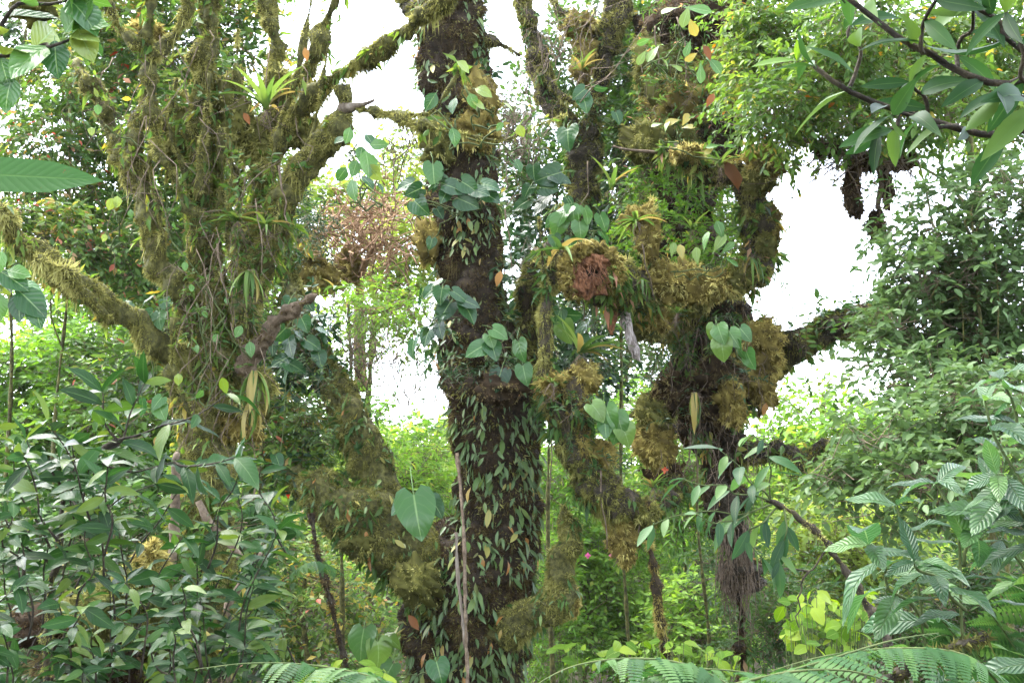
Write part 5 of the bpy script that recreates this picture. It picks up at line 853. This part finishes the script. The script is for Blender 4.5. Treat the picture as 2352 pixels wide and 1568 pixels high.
for k, q in enumerate([[(560, 1440, 6, 6), (520, 1500, 6, 6), (480, 1568, 6, 6), (440, 1650, 6, 6)], [(455, 1150, 6.2, 9), (480, 1200, 6.2, 9), (520, 1240, 6.2, 8), (560, 1290, 6.2, 6)], [(600, 1270, 6.2, 6), (560, 1330, 6.2, 7), (520, 1400, 6.2, 6), (545, 1430, 6.2, 6)]]):
    tb = tube_px(q, segs=8, step=.05, lump=.006, seed=k); o = obj('dead_stick', *tb.mesh(), M['twig']); o['label'] = ['pinkish dead stick slanting down near the left fern', 'pinkish dead stick just right of the slim reddish trunk', 'crooked dead stick among the shiny shrub leaves'][k]; o['category'] = 'stick'

# ------------------------------------------------------------------ foreground: branches hanging in from the sides
tr = thing('tree_branch', 'dark branch with big long leaves reaching in from the top right, the lower of two', 'branch', P(2420, 300, 2.5))
leafy_branch(tr, px((2460, 300, 2.5), (2352, 297, 2.5), (2200, 288, 2.5), (2060, 258, 2.5), (1950, 205, 2.5), (1870, 152, 2.5)), LV['long'], .18, 5, 601, r0=.011, r1=.006, start=.25, tipn=3, stem='bark_dark', name='branch', up=.4, face=.5)
for k, st in enumerate([[(1950, 205, 2.5), (1960, 130, 2.5), (1955, 60, 2.5)], [(2130, 280, 2.5), (2110, 215, 2.45), (2090, 190, 2.4)], [(2060, 258, 2.5), (2040, 290, 2.5), (2020, 300, 2.5)], [(2200, 288, 2.5), (2100, 285, 2.45), (2050, 265, 2.4)]]):
    leafy_branch(tr, px(*st), LV['long'], .165, 2, 611 + k, r0=.006, r1=.004, tipn=3, stem='bark_dark', name='twig', up=.4, face=.5)
for k, (x, y, an, s, lv, v) in enumerate([(1800, 122, -85, .12, 'limeyoung', 0), (1828, 128, 175, .06, 'limeyoung', 1), (1865, 130, 140, .08, 'long', 5)]):
    a = R(an); put_leaf(tr, LV[lv][v], P(1830, 140, 2.5), nz([math.sin(a), -.1, -math.cos(a) + .05]), nz([.1, -.7, .7]), s)
tr2 = thing('tree_branch', 'dark branch with big long leaves reaching in from the top right, the upper of two', 'branch', P(2420, 185, 2.3))
leafy_branch(tr2, px((2460, 186, 2.3), (2352, 182, 2.3), (2220, 165, 2.3), (2120, 122, 2.3), (2010, 55, 2.3), (1940, -10, 2.3)), LV['long'], .18, 5, 621, r0=.010, r1=.006, start=.2, tipn=3, stem='bark_dark', name='branch', up=.4, face=.5)
for k, st in enumerate([[(2200, 160, 2.3), (2215, 90, 2.3), (2235, 20, 2.25)], [(2352, 120, 2.2), (2290, 60, 2.2), (2240, 0, 2.2)], [(2380, 200, 2.2), (2340, 100, 2.15), (2310, 30, 2.1)], [(2120, 122, 2.3), (2130, 60, 2.25), (2150, 0, 2.2)], [(2400, 260, 2.2), (2350, 230, 2.15), (2300, 215, 2.1)]]):
    leafy_branch(tr2, px(*st), LV['long'], .165, 2, 631 + k, r0=.006, r1=.004, tipn=3, stem='bark_dark', name='twig', up=.3, face=.5, droop=.6)
tl = thing('tree_branch', 'dark twig with broad sunlit leaves poking in at the top left corner', 'branch', P(-60, 130, 2.6))
leafy_branch(tl, px((-60, 140, 2.6), (0, 122, 2.6), (50, 98, 2.6), (110, 92, 2.6), (165, 90, 2.6)), LV['round'], .13, 3, 641, r0=.007, r1=.004, tipn=4, stem='bark_dark', name='branch', face=.6)
leafy_branch(tl, px((-60, 120, 2.6), (10, 60, 2.6), (60, 10, 2.6), (160, 0, 2.6)), LV['round'], .12, 4, 642, r0=.007, r1=.004, tipn=3, stem='bark_dark', name='branch', face=.6)
for (x, y, an, s, v) in [(130, 130, 10, .11, 1), (175, 40, 150, .12, 4), (205, 55, 95, .09, 4), (195, 95, 30, .10, 5), (20, 210, -10, .10, 2), (10, 160, 20, .09, 2)]:
    a = R(an); put_leaf(tl, LV['round'][v], P(x, y, 2.6) - np.array([math.sin(a), 0, -math.cos(a)]) * s * .4, nz([math.sin(a), -.2, -math.cos(a)]), nz([.1, -1, .3]), s)
moss_clump(tl, 75, 20, 2.75, 46, 26, 'moss_olive', 900, .02, 643, .5, .9, 'bark_dark', wd=.002)
tm = thing('tree_branch', 'twig of rounded leaves entering at the left edge below the lone big leaf', 'branch', P(-60, 640, 2.8))
leafy_branch(tm, px((-80, 620, 2.8), (-10, 630, 2.8), (40, 640, 2.8)), LV['round'], .09, 4, 651, r0=.005, r1=.003, tipn=3, stem='bark_dark', name='branch', face=.6)
for (x, y, an, s, v) in [(30, 640, 60, .10, 1), (70, 690, 50, .12, 1), (85, 715, 20, .09, 1), (0, 600, -10, .07, 4), (40, 625, 80, .07, 4), (0, 700, 5, .08, 4), (45, 700, 10, .09, 0)]:
    a = R(an); put_leaf(tm, LV['round'][v], P(x, y, 2.75) - np.array([math.sin(a), 0, -math.cos(a)]) * s * .4, nz([math.sin(a), -.2, -math.cos(a)]), nz([.1, -1, .35]), s)
ln = thing('lone_leaf', 'one large long blurred leaf entering at the left edge', 'leaf', P(-120, 405, 1.3))
V_, T_, uv_ = grid_leaf(.125, [.5, .9, 1., 1., .9, .55, .0], 10, .1, .03, 0, .03, 5); put_leaf(ln, mesh_np('big_leaf', V_, T_, M['leaf_plain'], np.full(len(V_), .45), uv_), P(-130, 396, 1.3), nz([1, .06, -.02]), nz([0, -1, .2]), .205)
thin(mb := MB(), [P(-200, 400, 1.3), P(-130, 396, 1.3)], .003, .002, 5, 4); mb.obj('stalk', M['twig_green'], ln)

# hanging branch of grey-green leaves in front of the gnarled tree's roots
ad = thing('tree_branch', 'arching mossy branch with silvery drooping leaves below the gnarled tree', 'branch', P(2000, 1400, 4.6))
tb = tube_px([(2060, 1520, 4.6, 9), (1992, 1388, 4.6, 8.5), (1930, 1290, 4.6, 8), (1870, 1215, 4.6, 7), (1800, 1165, 4.6, 6), (1760, 1150, 4.6, 4)], segs=12, step=.02, lump=.012, freq=10, seed=4); bo = obj('branch', *tb.mesh(), M['bark_dark'], ad); moss_on(tb, bo, M['moss_olive'], 14000, .014, .004, .5, .45, 661)
for k, st in enumerate([[(1780, 1155, 4.6), (1720, 1180, 4.55), (1640, 1170, 4.5), (1560, 1180, 4.45), (1500, 1205, 4.4)], [(1770, 1150, 4.6), (1740, 1110, 4.55), (1690, 1080, 4.5), (1650, 1030, 4.45)], [(1770, 1150, 4.6), (1775, 1080, 4.55), (1760, 1020, 4.5), (1725, 1000, 4.5)],
        [(1790, 1160, 4.6), (1740, 1200, 4.5), (1720, 1240, 4.45), (1750, 1280, 4.45)], [(1720, 1180, 4.5), (1660, 1200, 4.4), (1600, 1180, 4.4)], [(1770, 1150, 4.6), (1700, 1130, 4.5), (1640, 1110, 4.4), (1570, 1100, 4.4)], [(1800, 1165, 4.6), (1800, 1220, 4.5), (1790, 1290, 4.45)]]):
    leafy_branch(ad, px(*st), LV['gloss'], .15, 6, 671 + k, r0=.005, r1=.002, tipn=2, stem='twig_green', name='twig', droop=.7, face=.5, splay=.6)
for k, st in enumerate([[(1905, 1250, 4.6), (1860, 1310, 4.6), (1800, 1310, 4.6), (1740, 1295, 4.6)], [(1860, 1310, 4.6), (1830, 1370, 4.6), (1835, 1440, 4.6)]]):
    thin(mb := MB(), wiggle(px(*st), .01, rng(680 + k), 7), .005, .003, 5, 12); mb.obj('twig', M['bark_dark'], ad)

# ------------------------------------------------------------------ foreground: ribbed leaves on the right
rp1 = [[(1890 + 310, 1560, 3.3), (2180, 1400, 3.3), (2120, 1260, 3.3), (2090, 1150, 3.3)], [(2215, 1560, 3.2), (2210, 1400, 3.2), (2180, 1230, 3.2), (2160, 1080, 3.2)], [(2352, 1300, 3.0), (2320, 1180, 3.0), (2270, 1090, 3.0)]]
def ribbed(label, stems, seed, L, n=6):
    L *= 1.35
    t = thing('broadleaf_plant', label, 'plant', foot(*stems[0][0]))
    for k, st in enumerate(stems): leafy_branch(t, px(*st), LV['vein'], L, n, seed + k, r0=.006, r1=.004, start=.3, droop=.3, stem='twig_green', tipn=3, up=1., face=.25, splay=1.2)
    return t
ribbed('tall plant with drooping ribbed leaves, its stem left of the others at lower right', [[(2040, 1760, 3.2), (2022, 1568, 3.2), (1985, 1480, 3.2)] and [(1990 + 200, 1720, 3.2), (2130, 1440, 3.2), (2090, 1320, 3.2), (2060, 1160, 3.2)], [(2130, 1440, 3.2), (2050, 1330, 3.15), (1995, 1250, 3.1)]], 701, .16)
ribbed('plant with silvery ribbed leaves in the middle of the right foreground', [[(2230, 1760, 3.0), (2220, 1440, 3.0), (2215, 1280, 3.0), (2180, 1180, 3.0), (2150, 1110, 3.0)], [(2215, 1300, 3.0), (2260, 1210, 2.95), (2290, 1150, 2.9)], [(2218, 1400, 3.0), (2160, 1330, 2.95), (2100, 1290, 2.9)]], 711, .15)
ribbed('plant of ribbed leaves cut by the right edge, highest of the group', [[(2400, 1400, 2.9), (2352, 1120, 2.9), (2300, 1010, 2.9), (2262, 920, 2.9)], [(2380, 1250, 2.9), (2340, 1160, 2.85), (2290, 1090, 2.8)], [(2400, 1060, 3), (2340, 960, 3), (2300, 870, 3)]], 721, .13)
ribbed('plant of ribbed leaves at the right edge beside the fern', [[(2420, 1650, 3.1), (2370, 1360, 3.1), (2340, 1280, 3.1), (2300, 1240, 3.1)], [(2400, 1300, 3), (2360, 1190, 3), (2330, 1140, 3)]], 731, .15, 5)

# ------------------------------------------------------------------ ferns
def fern(label, fronds, seed, mat='fern', width=.3, np_=26, group='ferns in front'):
    """fronds: list of px points of each midrib, base to tip; every leaflet row is a part with its own cut edge"""
    t = thing('fern', label, 'fern', P(*fronds[0][0]), group); r = rng(seed); meshes = []
    for v in range(4):
        V, T = [], []; nl = 12
        for a in range(nl):                            # pinnules either side of the leaflet's own rib
            y = a / nl; w = .16 * (1 - y) ** .7 + .012; dz = -.18 * y * y
            for s in (-1, 1):
                k = len(V); V += [(0, y, dz), (s * w * .75, y + .035, dz + .012), (s * w, y + .075, dz - .01), (0, y + .078, dz)]; T += [(k, k + 1, k + 3), (k + 1, k + 2, k + 3)]
        k = len(V); V += [(-.008, 0, .006), (.008, 0, .006), (0, 1, -.17)]; T += [(k, k + 1, k + 2)]
        V = np.array(V); meshes.append(mesh_np('leaflet', V, np.array(T), M[mat], np.full(len(V), [.25, .45, .65, .8][v]), smooth=False))
    for f in fronds:
        pts = px(*f); c = catmull(np.hstack([pts, np.zeros((len(pts), 1))]), 70)[:, :3]; mb = MB(); thin(mb, c[::6], .005, .0015, 5, 24); fr = mb.obj('frond', M['twig_green'], t)
        LL = np.linalg.norm(np.diff(c, axis=0), axis=1).sum(); n = int(np_ * LL / 1.0) + 8
        for a in range(n):
            q = .12 + .87 * a / n; k = int(q * 69); tg = nz(c[min(k + 1, 69)] - c[max(k - 1, 0)]); sd = nz(np.cross(tg, [0, 0, 1.])); nn = np.cross(sd, tg)
            w = width * math.sin(min(1, q * 1.25 + .12) * math.pi) ** .7 * (1 if q < .7 else (1 - q) / .3 * .9 + .1) + .015
            for s in (-1, 1):
                if r.uniform() < .05: continue
                put_leaf(fr, meshes[r.integers(4)], c[k], nz(sd * s + tg * .35 + np.array([0, 0, -.22]) + r.normal(size=3) * .09), nz(nn + r.normal(size=3) * .16), w * r.uniform(.78, 1.08), 'leaflet')
    return t
fern('broad fern frond arching along the bottom edge right of the trunk', [[(1780, 1640, 2.3), (1600, 1535, 2.3), (1450, 1512, 2.25), (1300, 1535, 2.2), (1180, 1610, 2.2)]], 801, width=.2, np_=19)
fern('fern frond sweeping up towards the black fallen branch at bottom right', [[(1480, 1680, 2.0), (1640, 1590, 2.05), (1850, 1530, 2.15), (2050, 1470, 2.3), (2180, 1450, 2.4)]], 802, width=.19, np_=19)
fern('second fern frond along the bottom right beneath the first', [[(1300, 1740, 1.9), (1540, 1620, 1.95), (1800, 1545, 2.0), (1980, 1545, 2.05), (2120, 1600, 2.1)]], 803, width=.18, np_=19)
fern('fern spread along the bottom edge left of the trunk', [[(980, 1640, 3.0), (880, 1565, 3.0), (740, 1530, 3.0), (580, 1522, 3.0), (420, 1540, 3.0)], [(860, 1680, 2.8), (800, 1590, 2.8), (700, 1570, 2.8), (560, 1590, 2.8)]], 804, width=.2, np_=19)
fern('feathery tree-fern fronds in the lower right corner', [[(2420, 1620, 3.4), (2320, 1470, 3.4), (2250, 1380, 3.4), (2180, 1340, 3.4)], [(2450, 1480, 3.3), (2370, 1370, 3.3), (2290, 1330, 3.3)], [(2460, 1420, 3.5), (2340, 1330, 3.5), (2250, 1290, 3.5)]], 805, width=.22)
fern('small light fern beside the ribbed plants', [[(2240, 1520, 3.6), (2160, 1420, 3.6), (2110, 1400, 3.6), (2060, 1420, 3.6)], [(2240, 1520, 3.6), (2180, 1460, 3.6), (2130, 1470, 3.6)]], 806, width=.16)
fern('pale fern frond under the left fork, hanging over the tangled bush', [[(560, 1240, 6.6), (640, 1200, 6.6), (700, 1230, 6.6), (730, 1300, 6.6)], [(650, 1330, 7), (720, 1290, 7), (790, 1320, 7), (820, 1380, 7)], [(540, 1180, 6.6), (600, 1160, 6.6), (660, 1180, 6.6)]], 807, width=.22, np_=22)

fern('long low fern frond sweeping across the bottom right under the ribbed plants', [[(2330, 1610, 2.6), (2230, 1510, 2.6), (2080, 1488, 2.6), (1900, 1505, 2.55), (1740, 1550, 2.5)], [(1260, 1700, 2.4), (1400, 1590, 2.4), (1560, 1540, 2.4), (1720, 1545, 2.4), (1860, 1590, 2.4)]], 808, width=.2, np_=20)

# ------------------------------------------------------------------ big chartreuse leaves low on the right
def broad(label, c, n, sx, sy, d, seed, L):
    t = thing('broadleaf_plant', label, 'plant', foot(c[0], c[1], d)); r = rng(seed); mb = MB(); b = foot(c[0], c[1] + 60, d)
    for a in range(n):
        p = P(c[0] + r.uniform(-1, 1) * sx, c[1] + r.uniform(-1, 1) * sy, d + r.normal() * .2); dd = nz([r.normal(), r.normal() * .6 - .3, r.uniform(-.9, .3)])
        put_leaf(t, LV['broad'][r.integers(5)], p, dd, nz([r.normal() * .6, r.normal() * .5 - .4, 1.]), L * r.uniform(.45, 1.25)); thin(mb, wiggle([b + r.normal(size=3) * [.3, .1, 0], (b + p) / 2 + [0, .1, .1], p], .02, r, 5), .005, .003, 3, 5)
    mb.obj('stem', M['twig_green'], t); return t
broad('chartreuse broad leaves glowing at the foot of the arching branch', (1900, 1420), 120, 100, 65, 7.5, 821, .13)
broad('chartreuse leaves peeping over the fern at the foot of the mossy stick', (1560, 1495), 34, 140, 24, 7.5, 822, .13)
broad('small chartreuse patch over the fern near the hanging roots foot', (1330, 1500), 16, 60, 30, 8, 823, .14)
broad('bright leaves at the bottom between the left fern and the trunk', (800, 1540), 20, 110, 30, 7.5, 824, .18)


# ------------------------------------------------------------------ moist air
hm = bpy.data.materials.new('mist'); hm.use_nodes = True; hn = hm.node_tree; hn.nodes.remove(hn.nodes['Principled BSDF'])
pv = hn.nodes.new('ShaderNodeVolumePrincipled'); pv.inputs['Color'].default_value = (.95, .97, 1, 1); pv.inputs['Density'].default_value = .0003; pv.inputs['Anisotropy'].default_value = .3
hn.links.new(pv.outputs[0], hn.nodes['Material Output'].inputs['Volume'])
x0, x1, y0, y1, z0, z1 = -165, 165, -35, 225, -4, 30
HV = [(x, y, z) for x in (x0, x1) for y in (y0, y1) for z in (z0, z1)]
HT = [(0, 1, 3), (0, 3, 2), (4, 6, 7), (4, 7, 5), (0, 4, 5), (0, 5, 1), (2, 3, 7), (2, 7, 6), (0, 2, 6), (0, 6, 4), (1, 5, 7), (1, 7, 3)]
hz = obj('haze', HV, HT, hm, smooth=False, kind='stuff')
